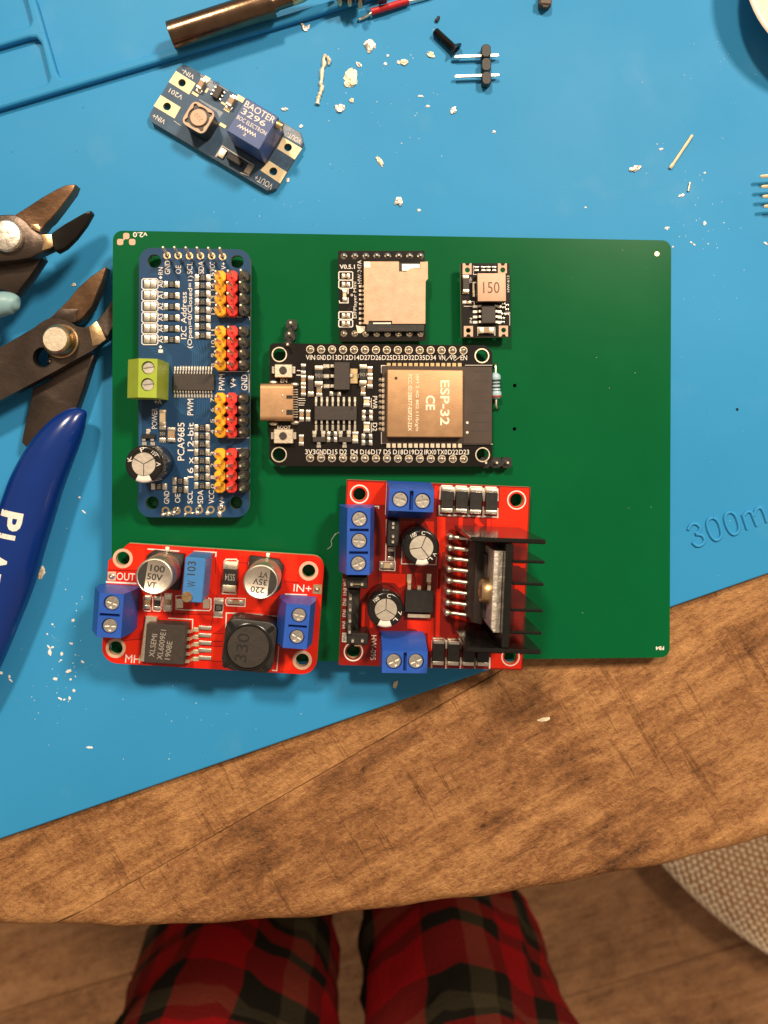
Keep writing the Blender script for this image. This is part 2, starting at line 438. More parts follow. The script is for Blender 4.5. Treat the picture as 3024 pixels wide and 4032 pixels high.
    def ringpad(s, c, x, y, r, ri, mat, name='solder_pad', z=.06):
        p = s.L(c, x, y); k = s.k(c)
        s.add(name, g_prism(circ(0, 0, r*k, 18), .01, z, [circ(0, 0, ri*k, 18)]), mat, None, T3(p.x, p.y), key=('rp', round(r*k, 2), round(ri*k, 2), mat.name))

CROSS = lambda r, w: [(w, w), (r, w), (r, -w), (w, -w), (w, -r), (-w, -r), (-w, -w), (-r, -w), (-r, w), (-w, w), (-w, r), (w, r)][::-1]
def g_screwhead(r, slot='cross'):
    cr = CROSS(r*.74, r*.17) if slot == 'cross' else [(-r*.98, -r*.13), (r*.98, -r*.13), (r*.98, r*.13), (-r*.98, r*.13)]
    if slot != 'cross': cr = [(x*.93, y) for x, y in cr]
    o = circ(0, 0, r*.93, 28)
    return gj(g_sheet(o, [cr], .5), g_wall(ccw(cr), .18, .5, False), g_sheet(cr, (), .18),
              g_lathe([(r, 0), (r, .40), (r*.93, .5)], 28)[0:1]+(g_lathe([(r, 0), (r, .40), (r*.93, .5)], 28)[1][:-1],))
def terminal_block(B, c, quad, h, screws, slots, mat, sr, wl=1.2, wr=1.6, name='screw_terminal', slot='cross', mids=.45, tilt=None):
    # quad: top face TL TR BR BL; block runs along its longer side; wl / wr: how far the flanks reach out (mm)
    q = [B.L(c, *p, h) for p in quad]
    ctr = sum(q, Vector())/4; X = (q[1]-q[0]+q[2]-q[3])/2; Y = (q[0]-q[3]+q[1]-q[2])/2
    if X.length >= Y.length: U, Ln, Wd = X, X.length, Y.length
    else: U, Ln, Wd = Y, Y.length, X.length
    a = math.atan2(U.y, U.x); m = T3(ctr.x, ctr.y, 0, a); inv = m.inverted()
    hs = []
    loc = lambda p: inv @ B.L(c, p[0], p[1], h)
    gs = []
    for p in screws:
        v = loc(p); hc = circ(v.x, v.y, sr*1.10, 28); hs.append(hc)
        gs += [g_wall(ccw(hc), h-1.3, h, False), g_sheet(hc, (), h-1.3)]
    for (p, sl, sw) in slots:
        v = loc(p); hc = [(v.x-sw/2, v.y-sl/2), (v.x+sw/2, v.y-sl/2), (v.x+sw/2, v.y+sl/2), (v.x-sw/2, v.y+sl/2)]; hs.append(hc)
        gs += [g_wall(ccw(hc), h-1.6, h, False), g_sheet(hc, (), h-1.6)]
    L2, W2 = Ln/2, Wd/2
    gs.append(g_sheet([(-L2, -W2), (L2, -W2), (L2, W2), (-L2, W2)], hs, h))
    prof = [(-W2, h), (-W2-wl, h*mids), (-W2-wl, 0), (W2+wr, 0), (W2+wr, h*mids), (W2, h)]
    n = len(prof); V = [Vector((-L2, y, z)) for y, z in prof]+[Vector((L2, y, z)) for y, z in prof]
    Fc = [(i, i+1, n+i+1, n+i) for i in range(n-1)]+[tuple(range(n))[::-1], tuple(range(n, 2*n))]
    gs.append((V, [f[::-1] for f in Fc]))
    body = B.add(name, gj(*gs), mat, None, m, smooth=25)
    for i, p in enumerate(screws):
        v = B.L(c, p[0], p[1], h)
        B.add('screw', g_screwhead(sr, slot), m_steel, body, T3(v.x, v.y, h-1.0, random.uniform(-.5, .5) if slot == 'cross' else random.uniform(-.25, .25)), key=('scr', round(sr, 2), slot))
    return body
def radial_cap(B, c, x, y, r, h, name='electrolytic_capacitor', print_rot=0, silver=.62, tab=None, marks=()):
    p = B.L(c, x, y, h)
    rim = [(r*.97, 0), (r, .4), (r, h-.55), (r*.97, h-.22), (r*.90, h-.02), (r*.84, h), (r*silver, h-.02), (r*silver, h-.12)]
    g = g_lathe(rim, 40)
    o = B.add(name, g, m_blkgl, None, T3(p.x, p.y, .05), smooth=40)
    rs = r*silver
    # vented top: three raised wedges with grooves between
    for k in range(3):
        a0, a1 = R(90+120*k+2.2+print_rot), R(90+120*(k+1)-2.2+print_rot)
        pts = [(rs*.035*math.cos((a0+a1)/2), rs*.035*math.sin((a0+a1)/2))]+[(rs*.985*math.cos(a0+(a1-a0)*i/12), rs*.985*math.sin(a0+(a1-a0)*i/12)) for i in range(13)]
        B.add('vent_wedge', g_prism(pts, h-.12, h+.02), m_alu, o, T3(p.x, p.y, .05))
    g = []
    if tab:                                          # pale polarity stripe over the rim and down the side
        a, wd = R(tab[0]), R(tab[1])
        V, Fc = [], []; prf = [(rs*1.02, h+.03), (r*.84, h+.03), (r*.91, h), (r*.98, h-.2), (r*1.012, h-.55), (r*1.012, .6)]
        for i in range(7):
            for (rr, z) in prf: V.append(Vector((rr*math.cos(a-wd+2*wd*i/6), rr*math.sin(a-wd+2*wd*i/6), z)))
        n = len(prf)
        for i in range(6):
            for j in range(n-1): Fc.append((i*n+j, i*n+j+1, (i+1)*n+j+1, (i+1)*n+j))
        B.add('polarity_stripe', (V, Fc), m_silk, o, T3(p.x, p.y, .05))
    for (t, ang, ln, hh, rot) in marks:
        rr = r*(silver+.97)/2
        g.append(g_text(t, rr*.985*math.cos(R(ang)), rr*.985*math.sin(R(ang)), ln, hh, rot, h+.045))
    if g: B.add('sleeve_print', gj(*g), m_silk, o, T3(p.x, p.y, .05), smooth=0)
    return o
def can_cap(B, c, x, y, r, h, lines, seg_side, rot, name='aluminium_capacitor', plinth=None):
    p = B.L(c, x, y, h)
    b = r*1.04
    o = B.add(name, g_lathe([(r*.96, 1.2), (r, 1.5), (r, 2.2), (r*.955, 2.5), (r*.955, 2.9), (r, 3.3), (r, h-.35), (r*.97, h-.1), (r*.92, h), (r*.90, h-.06)], 44), m_alu, None, T3(p.x, p.y, 0), smooth=40)
    s = seg_side; k = r*.35
    pl = [(-b, -b), (b, -b), (b, b), (-b, b)]
    pl = [(-b*s, -b), (-b*s, b), (b*s-k*s, b), (b*s, b-k), (b*s, -b+k), (b*s-k*s, -b)]
    B.add('plinth', g_prismb(pl, .05, 1.35, .12, 1), m_blk, o, T3(p.x, p.y, 0, R(rot)))
    a = math.acos(.50)
    pts = [(s*r*.89*math.cos(-a+2*a*i/16), r*.89*math.sin(-a+2*a*i/16)) for i in range(17)]
    B.add('polarity_mark', g_sheet(pts, (), h-.035), m_dark, o, T3(p.x, p.y, 0, R(rot)), smooth=0)
    g = []
    for (t, dx, dy, ln, hh, rt) in lines: g.append(g_text(t, dx, dy, ln, hh, rt, h-.03, .02))
    B.add('printed_value', gj(*g), m_dark, o, T3(p.x, p.y, 0, R(rot)), smooth=0)
    for sy in (-1, 1): B.add('foot', g_box(.9, 1.6, .35, .05), m_solder, o, T3(p.x, p.y, .02, R(rot)) @ T3(0, sy*(b+.3), 0))
    return o

# ================================================================ the setting: floor, table, mat
def wood(name, ang, dark, mid, light, grain=1., fine=1., saw=.5, bump=.5, rough=.55):
    m = bpy.data.materials.new(name); m.use_nodes = True; nt = m.node_tree; N = nt.nodes; K = nt.links
    b = N['Principled BSDF']; tc = N.new('ShaderNodeTexCoord'); oi = N.new('ShaderNodeObjectInfo')
    def mapping(rot, scl):
        mp = N.new('ShaderNodeMapping'); mp.vector_type = 'TEXTURE'; mp.inputs['Rotation'].default_value = (0, 0, rot)
        mp.inputs['Scale'].default_value = scl
        va = N.new('ShaderNodeVectorMath'); va.operation = 'ADD'
        cx = N.new('ShaderNodeVectorMath'); cx.operation = 'SCALE'; cx.inputs[0].default_value = (3.1, 1.7, .9)
        K.new(oi.outputs['Random'], cx.inputs['Scale']); K.new(tc.outputs['Object'], va.inputs[0]); K.new(cx.outputs[0], va.inputs[1])
        K.new(va.outputs[0], mp.inputs['Vector'])
        return mp
    def noise(mp, sc, det=6, rg=.6, dist=0.):
        n = N.new('ShaderNodeTexNoise'); n.inputs['Scale'].default_value = sc; n.inputs['Detail'].default_value = det
        n.inputs['Roughness'].default_value = rg; n.inputs['Distortion'].default_value = dist
        K.new(mp.outputs[0], n.inputs['Vector']); return n
    def rng(src, a, bb, lo=0., hi=1.):
        r = N.new('ShaderNodeMapRange'); r.inputs[1].default_value = a; r.inputs[2].default_value = bb
        r.inputs[3].default_value = lo; r.inputs[4].default_value = hi; K.new(src, r.inputs[0]); return r.outputs[0]
    def math_(op, a, bb):
        x = N.new('ShaderNodeMath'); x.operation = op
        for i, v in enumerate((a, bb)):
            if isinstance(v, (int, float)): x.inputs[i].default_value = v
            else: K.new(v, x.inputs[i])
        return x.outputs[0]
    iso = mapping(ang, (1.7, 1, 1)); iso2 = mapping(ang, (1.25, 1, 1)); along = mapping(ang, (7, 1, 1)); across = mapping(ang, (1, 12, 1))
    blot = noise(iso, 30*grain, 8, .62, .7); mid_ = noise(iso2, 130*grain, 9, .72, .5); gr = noise(along, 300*grain, 6, .65, .3)
    fn = noise(iso2, 1100*fine, 6, .72); sw = noise(across, 420*grain, 6, .6, .25); msk = noise(iso, 26*grain, 3, .5); cr = noise(mapping(ang, (9, 1, 1)), 420*grain, 4, .6, .5)
    v = math_('ADD', math_('MULTIPLY', rng(blot.outputs[0], .28, .72), .46), math_('MULTIPLY', rng(mid_.outputs[0], .28, .72), .40))
    v = math_('ADD', v, math_('MULTIPLY', rng(gr.outputs[0], .28, .72, -.15, .85), .36))
    v = math_('ADD', v, math_('MULTIPLY', rng(fn.outputs[0], .2, .8, -.5, .5), .46))
    scar = math_('MULTIPLY', rng(sw.outputs[0], .58, .68), rng(msk.outputs[0], .44, .62))
    pore = noise(mapping(ang, (4, 1, 1)), 1500*fine, 2, .5); por = rng(pore.outputs[0], .62, .70)
    v = math_('SUBTRACT', v, math_('MULTIPLY', por, .13))
    v = math_('SUBTRACT', v, math_('MULTIPLY', scar, .17*saw))
    rough_patch = rng(msk.outputs[0], .52, .40)
    ramp = N.new('ShaderNodeValToRGB'); e = ramp.color_ramp.elements
    e[0].position = .12; e[0].color = dark+(1,); e[1].position = .86; e[1].color = light+(1,)
    x = e.new(.46); x.color = mid+(1,)
    K.new(v, ramp.inputs[0])
    crk = math_('MULTIPLY', rng(cr.outputs[0], .66, .74, 0, .7), rough_patch)
    mx = N.new('ShaderNodeMix'); mx.data_type = 'RGBA'; mx.inputs[7].default_value = tuple(c*.45 for c in dark)+(1,)
    K.new(crk, mx.inputs[0]); K.new(ramp.outputs[0], mx.inputs[6]); K.new(mx.outputs[2], b.inputs['Base Color'])
    b.inputs['Specular IOR Level'].default_value = .35
    K.new(rng(v, 0, 1, rough+.12, rough-.10), b.inputs['Roughness'])
    h = math_('SUBTRACT', math_('ADD', math_('MULTIPLY', fn.outputs[0], .9), math_('ADD', math_('MULTIPLY', mid_.outputs[0], 1.2), math_('MULTIPLY', gr.outputs[0], .6))), math_('ADD', crk, math_('MULTIPLY', scar, .5*saw)))
    bp = N.new('ShaderNodeBump'); bp.inputs['Strength'].default_value = bump; bp.inputs['Distance'].default_value = .0006
    K.new(h, bp.inputs['Height']); K.new(bp.outputs[0], b.inputs['Normal'])
    return m
m_table = wood('table_wood', 0., (.060, .023, .008), (.275, .114, .038), (.58, .29, .108), saw=1., bump=1., rough=.46)
m_floor = wood('floor_wood', 0., (.12, .050, .020), (.29, .135, .056), (.46, .235, .105), grain=.45, fine=.3, saw=.9, bump=.5, rough=.5)
MATZ = -2.5                                            # table top below the mat
FLZ = -752.
# floor of planks
fl = tag(add('floor', g_prism([(-2500, -2500), (2500, -2500), (2500, 2500), (-2500, 2500)], FLZ-30, FLZ-8), m_fr4d, None, smooth=0), kind='structure')
pa = R(17); pu = Vector((math.cos(pa), math.sin(pa), 0)); pv = Vector((-pu.y, pu.x, 0)); PW = 176.
p0 = W3(c5(0, 1327), FLZ)
off0 = W3((0, 3990), FLZ).dot(pv)
for i in range(-7, 9):
    x = -1900+(i*613) % 900
    for j in range(4):
        ln = 1150
        c0 = pu*(x+j*ln+ln/2)+pv*(off0+PW*(i+.5))
        add('plank', g_box(ln-1.2, PW-1.2, 8, .8), m_floor, fl, T3(c0.x, c0.y, FLZ-8, pa), key='plank')

# round table of glued planks
TR = 657.8; tc0 = W3((330, 3633), MATZ)+Vector((0, 655., 0))
tframe = Frame((tc0.x, tc0.y, MATZ), (1, 0, 0), (0, 1, 0))
table = thing('table', 'round rustic brown plank table with a worn rounded edge', 'table', tframe)
a_, b_ = W3((303, 3603), MATZ), W3((1978, 2641), MATZ)
tu = (b_-a_).normalized(); tv = Vector((-tu.y, tu.x, 0)); seam = (a_-tc0).dot(tv); ta = math.atan2(tu.y, tu.x)
TW = 168.
def strip_ring(R0, v0, v1, n=72):
    pts = []
    v0c, v1c = max(v0, -R0+.02), min(v1, R0-.02)
    u0, u1 = math.sqrt(max(R0*R0-v0c*v0c, 0)), math.sqrt(max(R0*R0-v1c*v1c, 0))
    al0, al1 = math.atan2(v0c, u0), math.atan2(v1c, u1)
    for i in range(n+1):
        t = al0+(al1-al0)*i/n; pts.append((R0*math.cos(t), R0*math.sin(t)))
    for i in range(n+1):
        t = math.pi-al1+(al1-al0)*i/n; pts.append((R0*math.cos(t), R0*math.sin(t)))
    return pts
prof = [(9, -24, .25), (3, -22.5, .2), (.6, -19, .15), (0, -12, .12)]+[(5*(1-math.sin(R(90-t))), -5*(1-math.cos(R(90-t)))-.14, .26) for t in (0, 12, 24, 36, 46, 56, 66, 76)]+[(5.6, -.14, .30), (6.2, 0, .8)]
i = 0
lo = seam-TW*4
for i in range(9):
    v0, v1 = lo+i*TW, lo+(i+1)*TW
    if v1 < -TR+3 or v0 > TR-3: continue
    v0, v1 = max(v0, -TR), min(v1, TR)
    V, Fc, n = [], [], 0
    for (ins, z, e) in prof:
        ring = strip_ring(TR-ins, max(v0+e, -TR+ins), min(v1-e, TR-ins)); n = len(ring)
        jit = 0
        for (x, y) in ring:
            w = .35*math.sin(x*.11+1)*math.sin(x*.043)+.25*math.sin(x*.31)
            k = 1+(w/TR if ins < 5 else 0)
            V.append(Vector((x*k, y*k, z)))
    m_ = len(prof)
    for a in range(m_-1):
        for q in range(n): q2 = (q+1) % n; Fc.append((a*n+q, a*n+q2, (a+1)*n+q2, (a+1)*n+q))
    Fc.append(tuple(range((m_-1)*n, m_*n))); Fc.append(tuple(range(n))[::-1])
    add('plank', (V, Fc), m_table, table, T3(0, 0, 0, ta), smooth=40)
ped = g_lathe([(260, FLZ-MATZ+.0), (260, FLZ-MATZ+30), (90, FLZ-MATZ+70), (60, -300), (75, -60), (200, -25.5)], 40)
add('pedestal', ped, m_table, table)

# blue silicone work mat
def mat_material():
    m = bpy.data.materials.new('silicone_blue'); m.use_nodes = True; nt = m.node_tree; N = nt.nodes; K = nt.links; b = N['Principled BSDF']
    tc = N.new('ShaderNodeTexCoord')
    def nz(sc, det=5, rot=0, scl=(1, 1, 1)):
        mp = N.new('ShaderNodeMapping'); mp.vector_type = 'TEXTURE'; mp.inputs['Rotation'].default_value = (0, 0, rot); mp.inputs['Scale'].default_value = scl
        K.new(tc.outputs['Object'], mp.inputs['Vector']); n = N.new('ShaderNodeTexNoise'); n.inputs['Scale'].default_value = sc; n.inputs['Detail'].default_value = det; K.new(mp.outputs[0], n.inputs['Vector']); return n.outputs[0]
    def rg(s, a, b_, lo=0., hi=1.):
        r = N.new('ShaderNodeMapRange'); r.inputs[1].default_value = a; r.inputs[2].default_value = b_; r.inputs[3].default_value = lo; r.inputs[4].default_value = hi; K.new(s, r.inputs[0]); return r.outputs[0]
    def mix(f, a, b_):
        x = N.new('ShaderNodeMix'); x.data_type = 'RGBA'; K.new(f, x.inputs[0])
        for i, v in ((6, a), (7, b_)):
            if isinstance(v, tuple): x.inputs[i].default_value = v+(1,)
            else: K.new(v, x.inputs[i])
        return x.outputs[2]
    c = mix(rg(nz(11, 6), .3, .7), (.024, .240, .50), (.036, .285, .58))
    sm = rg(nz(55, 7), .60, .80, 0, .16); c = mix(sm, c, (.22, .40, .52))
    s1 = rg(nz(260, 2, .6, (40, 1, 1)), .735, .76, 0, .28); c = mix(s1, c, (.25, .45, .58))
    s2 = rg(nz(230, 2, -1.1, (50, 1, 1)), .74, .765, 0, .22); c = mix(s2, c, (.015, .15, .30))
    dk = rg(nz(420, 2), .74, .78, 0, .35); c = mix(dk, c, (.02, .14, .26))
    K.new(c, b.inputs['Base Color']); K.new(rg(nz(30, 6), .3, .7, .50, .64), b.inputs['Roughness']); b.inputs['Specular IOR Level'].default_value = .24
    bp = N.new('ShaderNodeBump'); bp.inputs['Strength'].default_value = .12; bp.inputs['Distance'].default_value = .0002; K.new(nz(2600, 4), bp.inputs['Height']); K.new(bp.outputs[0], b.inputs['Normal'])
    return m
m_mat = mat_material()
ma, mb = W3((0, 3305)), W3((3024, 2260))
MU = (mb-ma).normalized(); MV = Vector((-MU.y, MU.x, 0)); mo = W3((1600, 3305-1600*.34557))
mframe = Frame((mo.x, mo.y, 0), MU, MV)
mat_o = thing('work_mat', 'blue silicone soldering mat with raised tray ridges lying on the brown table', 'mat', mframe)
mpl = [(x, y+155) for x, y in rrect(470, 310, 6)]
add('sheet', g_prismb(mpl, -2.48, 0, .5, 3), m_mat, mat_o)
def curve_slab(name, loops, h, bev, mat, parent, z=0.):
    c = bpy.data.curves.new('c', 'CURVE'); c.dimensions = '2D'; c.fill_mode = 'BOTH'
    c.extrude = (h/2-bev)*.001; c.bevel_depth = bev*.001; c.bevel_resolution = 2; c.offset = -bev*.001
    for lp in loops:
        s = c.splines.new('POLY'); s.points.add(len(lp)-1); s.use_cyclic_u = True
        for p, q in zip(s.points, lp): p.co = (q[0]*.001, q[1]*.001, 0, 1)
    o = bpy.data.objects.new('c', c); COL.objects.link(o)
    me = bpy.data.meshes.new_from_object(o.evaluated_get(bpy.context.evaluated_depsgraph_get()))
    bpy.data.objects.remove(o); bpy.data.curves.remove(c)
    me.materials.clear(); me.materials.append(mat); me.shade_smooth(); me.set_sharp_from_angle(angle=R(40))
    return add(name, me, mat, parent, T3(0, 0, z+h/2))
def mpx(pts, h=1.6): return [tuple(mframe.L(c1(*p), h)[:2]) for p in pts]
outer = [(-330, 652), (0, 548), (880, 288), (1659, 55), (2100, -78), (2100, -260), (-330, -260)]
h1 = [(115, -200), (150, -70), (180, 0), (285, 362), (300, 388), (330, 398), (820, 255), (1300, 112), (1700, -10), (2050, -115), (2050, -200)]
h2 = [(-290, 262), (132, 137), (152, 126), (158, 104), (130, 0), (60, -200), (-290, -200)]
h3 = [(-290, 318), (148, 190), (182, 188), (204, 214), (248, 390), (242, 414), (216, 428), (-290, 580)]
curve_slab('tray_ridge', [mpx(outer), mpx(h1), mpx(h2), mpx(h3)], 1.9, .7, m_mat, mat_o, -.05)
# raised "300mm" lettering
def stroke(pts): return g_tube(spline([mframe.L(c4(*p), .0)+Vector((0, 0, .08)) for p in pts], 5), .42, 8)
let = [stroke([(820, 495), (850, 440), (900, 430), (945, 470), (930, 520), (900, 540), (960, 550), (993, 600), (965, 650), (910, 662), (865, 625)])]
for ox, oy in ((0, 0), (185, -60)):
    P = [(1080+ox, 368+oy), (1035+ox, 385+oy), (1018+ox, 440+oy), (1040+ox, 520+oy), (1075+ox, 580+oy), (1115+ox, 603+oy), (1155+ox, 580+oy), (1168+ox, 530+oy), (1150+ox, 450+oy), (1120+ox, 392+oy), (1080+ox, 368+oy)]
    let.append(stroke(P))
for ox, oy in ((0, 0), (330, -115)):
    let += [stroke([(1390+ox, 335+oy), (1440+ox, 490+oy)]), stroke([(1400+ox, 345+oy), (1440+ox, 305+oy), (1480+ox, 315+oy), (1505+ox, 370+oy), (1540+ox, 455+oy)]),
            stroke([(1505+ox, 360+oy), (1530+ox, 285+oy), (1575+ox, 262+oy), (1610+ox, 310+oy), (1645+ox, 415+oy)])]
add('embossed_lettering', gj(*let), m_mat, mat_o, smooth=60)

# ================================================================ the big green carrier board, its left edge propped on the cutter's jaw
zL, zR = 8.9, 1.75
q = [W3((443.5, 907), zL), W3((2640, 947), zR), W3((2640, 2588), zR), W3((439, 2613), zL)]
ctr = sum(q, Vector())/4
G = Frame(ctr, q[1]-q[0]+q[2]-q[3], q[0]-q[3]+q[1]-q[2])
GB = Board('carrier_board', 'large plain green circuit board carrying the small modules, propped over the cutter jaw', 'circuit board',
           [(443.5, 907), (2640, 947), (2640, 2588), (439, 2613)], G, -1.6, 1.6, m_green, m_fr4g, rad=2.2)
for (c, x, y) in ((d7, 935, 1020), (cD, 1473, 928), (d7, 385, 400), (d7, 440, 1690), (cH, 110, 1285)):
    GB.hole(c, x, y, 7.5/(c(1, 0)[0]-c(0, 0)[0]), wall=m_hole)
# corner mark: three joined copper squares, version text, fiducial dot
for (x0, y0, x1, y1) in ((228, 335, 362, 472), (360, 205, 497, 342), (488, 335, 627, 472)):
    cx, cy, dx, dy = GB.rect(d1, x0, y0, x1, y1)
    GB.add('copper_square', g_prism([(cx+x, cy+y) for x, y in rrect(dx, dy, .45)], .01, .05), m_pink)
GB.pad('copper_bridge', d1, [(330, 370), (372, 320), (400, 345), (352, 385)], m_pink, .045)
GB.text(d1, 'v2.0', 730, 245, 305, 110, 180, off=.02)
GB.text(d3, 'FB4', 873, 620, 190, 80, 180, off=.03)
p = GB.L(d2, 810, 550); GB.add('fiducial_dot', g_lathe([(.55, .01), (.55, .05)], 20), m_gold, None, T3(p.x, p.y))
# axial resistor soldered beside the microcontroller
pts = [GB.L(d7, 385, 400, 0), GB.L(d7, 380, 430, 1.1), GB.L(d7, 375, 520, 1.6), GB.L(d7, 395, 1040, 1.6), GB.L(d7, 390, 1560, 1.6), GB.L(d7, 410, 1660, 1.1), GB.L(d7, 425, 1690, -.4)]
pts[0].z = -.4
rz_ = GB.add('axial_resistor', g_tube(spline(pts, 4), .30, 10), m_pin)
a, b = GB.L(d7, 362, 640, 1.6), GB.L(d7, 395, 1420, 1.6); ax = (b-a); Ln = ax.length
bm_ = T3(a.x, a.y, 1.6) @ ax.to_track_quat('Z', 'Y').to_matrix().to_4x4()
rr = [(0, 0), (.42, .02), (.55, .12), (1.12, .55), (1.28, .95), (1.28, 1.5), (1.08, 2.1), (1.08, Ln-2), (1.28, Ln-1.5), (1.28, Ln-.8), (1.0, Ln-.25), (.4, Ln), (0, Ln)]
GB.add('resistor_body', g_lathe(rr, 20), m_resist, rz_, bm_, smooth=50)
for t, mt in ((.27, m_band), (.40, m_band), (.535, m_band), (.665, m_band), (.86, m_bandr)):
    r0 = 1.10 if .3 < t < .7 else 1.285
    GB.add('colour_band', g_lathe([(r0, 0), (r0+.02, .05), (r0+.02, .34), (r0, .39)], 20), mt, rz_, bm_ @ T3(0, 0, t*Ln))
# two short pin strips half hidden below the microcontroller
def header(B, c, tips, h0, hp, r=1.22, mat=None, name='pin_strip', pinh=5.5, ori=0):
    gs = []; P = []
    for (x, y) in tips:
        p = B.L(c, x, y, hp); P.append(p)
        gs.append(gx(g_prism(rrect(2.5, 2.5, .55, 1, (1, 1, 1, 1)), 0, h0), T3(p.x, p.y, .03, ori)))
    o = B.add(name, gj(*gs), mat or m_blk)
    for p in P:
        B.add('pin', gx(gj(g_box(.62, .62, hp+1.2, .12)), T3(0, 0, -1.2)), m_pin, o, T3(p.x, p.y), key=('pin', hp))
    return o
header(GB, d6, [(530, 245), (480, 600), (430, 955)], 2.5, 6.5)
header(GB, cD, [(1408, 1262), (1300, 1262), (1192, 1262)], 2.5, 4.0)
GB.finish()

# ================================================================ servo driver module (blue)
B = Board('servo_driver_module', 'dark blue sixteen channel servo driver board with yellow, red and black pin rows', 'circuit module',
          [(547.6, 975), (986, 982), (983, 2037.5), (542, 2036)], G, 2.4, 1.6, m_blue, m_fr4d, rad=2.9)
for c, x, y, r in ((cA, 280, 280, 84), (cA, 1320, 287, 82), (cB, 352, 1600, 76), (cB, 1332, 1600, 74)): B.hole(c, x, y, r, wall=m_steel)
pads = [(440, 212), (580, 212), (722, 216), (860, 216), (1000, 218), (1137, 226)]
tips = [(387, 105), (530, 105), (672, 108), (813, 110), (955, 112), (1100, 115)]
for (x, y), (tx, ty) in zip(pads, tips):
    B.ringpad(cA, x, y, 46, 27, m_gold)
    a, b = B.L(cA, x, y, 0), B.L(cA, tx, ty, 8); d = (b-a)
    B.add('header_pin', g_tube([a-d*.35, a, a+d*.97, b], [.36, .36, .36, .2], 4), m_pin, smooth=20)
for (x, y) in ((510, 1690), (640, 1690), (772, 1678), (902, 1682), (1036, 1680), (1162, 1664)):
    B.ringpad(cB, x, y, 46, 26, m_gold)
for (x, y, r) in ((480, 1735, 30), (540, 1725, 34), (600, 1715, 40), (650, 1670, 34), (740, 1735, 30), (820, 1720, 26), (880, 1715, 34), (905, 1640, 36), (1000, 1720, 32), (1160, 1640, 34), (1140, 1730, 34)):
    p = B.L(cB, x, y); k = r*B.k(cB)
    B.add('solder_blob', gx(g_lathe([(k, 0), (k*.85, k*.35), (k*.5, k*.62), (0, k*.7)], 10), T3(0, 0, 0) @ Matrix.Diagonal((1, random.uniform(.6, 1.3), 1, 1))), m_solder, None, T3(p.x, p.y, .02, random.random()*3), smooth=60)
# sixteen three-pin outputs: strips of four
for c, x_cols, y0, y1 in ((cA, (1107, 1255, 1405), 400, 968), (cA, (1107, 1258, 1400), 1095, 1652), (cB, (1145, 1278, 1415), 316, 838), (cB, (1140, 1277, 1418), 965, 1480)):
    for x, mt, nm in zip(x_cols, (m_yel, m_redh, m_blk), ('yellow', 'red', 'black')):
        dy = (y1-y0)/4; gs, P = [], []
        for i in range(4):
            p = B.L(c, x, y0+dy*(i+.5), 2.5); P.append(p)
            gs.append(gx(g_prismb(rrect(2.42, 2.56, .62, 1, (1, 1, 1, 1)), 0, 2.5, .15, 1), T3(p.x, p.y, .03)))
        o = B.add('pin_row', gj(*gs), mt)
        for p in P:
            B.add('pin', g_tube([(0, 0, 0), (0, 0, 8.4), (0, 0, 8.8)], [.42, .42, .24], 4), m_pin, o, T3(p.x, p.y, 0, 0, R(random.uniform(-1.5, 1.5)), R(random.uniform(-1.5, 1.5))), smooth=20, key='srvpin')
terminal_block(B, cA, [(85, 1500), (318, 1512), (308, 2002), (72, 1990)], 10, [(200, 1620), (192, 1832)], [], m_lime, 1.28, wl=.4, wr=3.2, slot='slot', mids=.62)
B.chip(cB, 600, 92, 1075, 290, 1.05, [('t', 622, 1048, 14, 12), ('b', 620, 1048, 14, 368)], .3, dot=(630, 248, 20))
radial_cap(B, cB, 255, 1148, 3.95, 12, print_rot=180, silver=.63, tab=(270, 26), marks=[('K', 160, 1.0, .9, 100), ('P', 95, .9, .9, 20), ('V', 0, .9, .9, 90), ('15V', 45, 1.3, .7, -45), ('C', 268, .8, .7, 0)])
for i, y in enumerate((568, 710, 850, 988, 1126, 1264)):
    for x in (189, 270):
        cx, cy, dx, dy = B.rect(cA, x-37, y-50, x+37, y+50)
        B.add('solder_pad', gx(g_box(1.35, 1.85, .34, .16, 2), T3(0, 0, .01)), m_solder, None, T3(cx, cy), key='jpad', smooth=60)
    B.line(cA, [(145, y-66), (305, y-66), (325, y-48), (325, y+48), (305, y+66), (145, y+66), (124, y+48), (124, y-48)], 11, True)
    B.text(cA, 'A%d' % i, 360, y, 88, 58, 90)
    B.smd('chip_resistor', cA, 405, y-38, 583, y+42, .45, mark='103')
for y in (487, 588, 692, 793, 897, 1000, 1105, 1213): B.smd('chip_resistor', cA, 795, y-42, 975, y+42, .45, mark='221')
for y in (725, 820, 915, 1010, 1108, 1205, 1300, 1400): B.smd('chip_resistor', cB, 850, y-40, 1014, y+40, .45, mark='221')
for t, x, y, l, h in (('GND', 445, 362, 170, 68), ('OE', 582, 388, 105, 68), ('SCL', 725, 368, 150, 68), ('SDA', 868, 362, 160, 68), ('VCC', 1008, 352, 120, 64), ('V+', 1150, 342, 92, 56),
                      ('I2C Address', 650, 965, 590, 70), ('(Open=0/Closed=1)', 735, 920, 910, 72), ('RN', 360, 405, 95, 56), ('1', 360, 1412, 40, 56),
                      ('15', 1012, 470, 90, 50), ('14', 1012, 605, 90, 50), ('13', 1015, 760, 90, 50), ('12', 1018, 905, 95, 50), ('11', 1018, 1180, 75, 48), ('10', 1018, 1318, 90, 48), ('9', 1016, 1465, 50, 48), ('8', 1016, 1590, 50, 48)):
    B.text(cA, t, x, y, l, h, 90)
for x, y in ((360, 487), (358, 1358)): B.poly(cA, [(x-22, y), (x, y-22), (x+22, y), (x, y+22)], .05, B.silk)
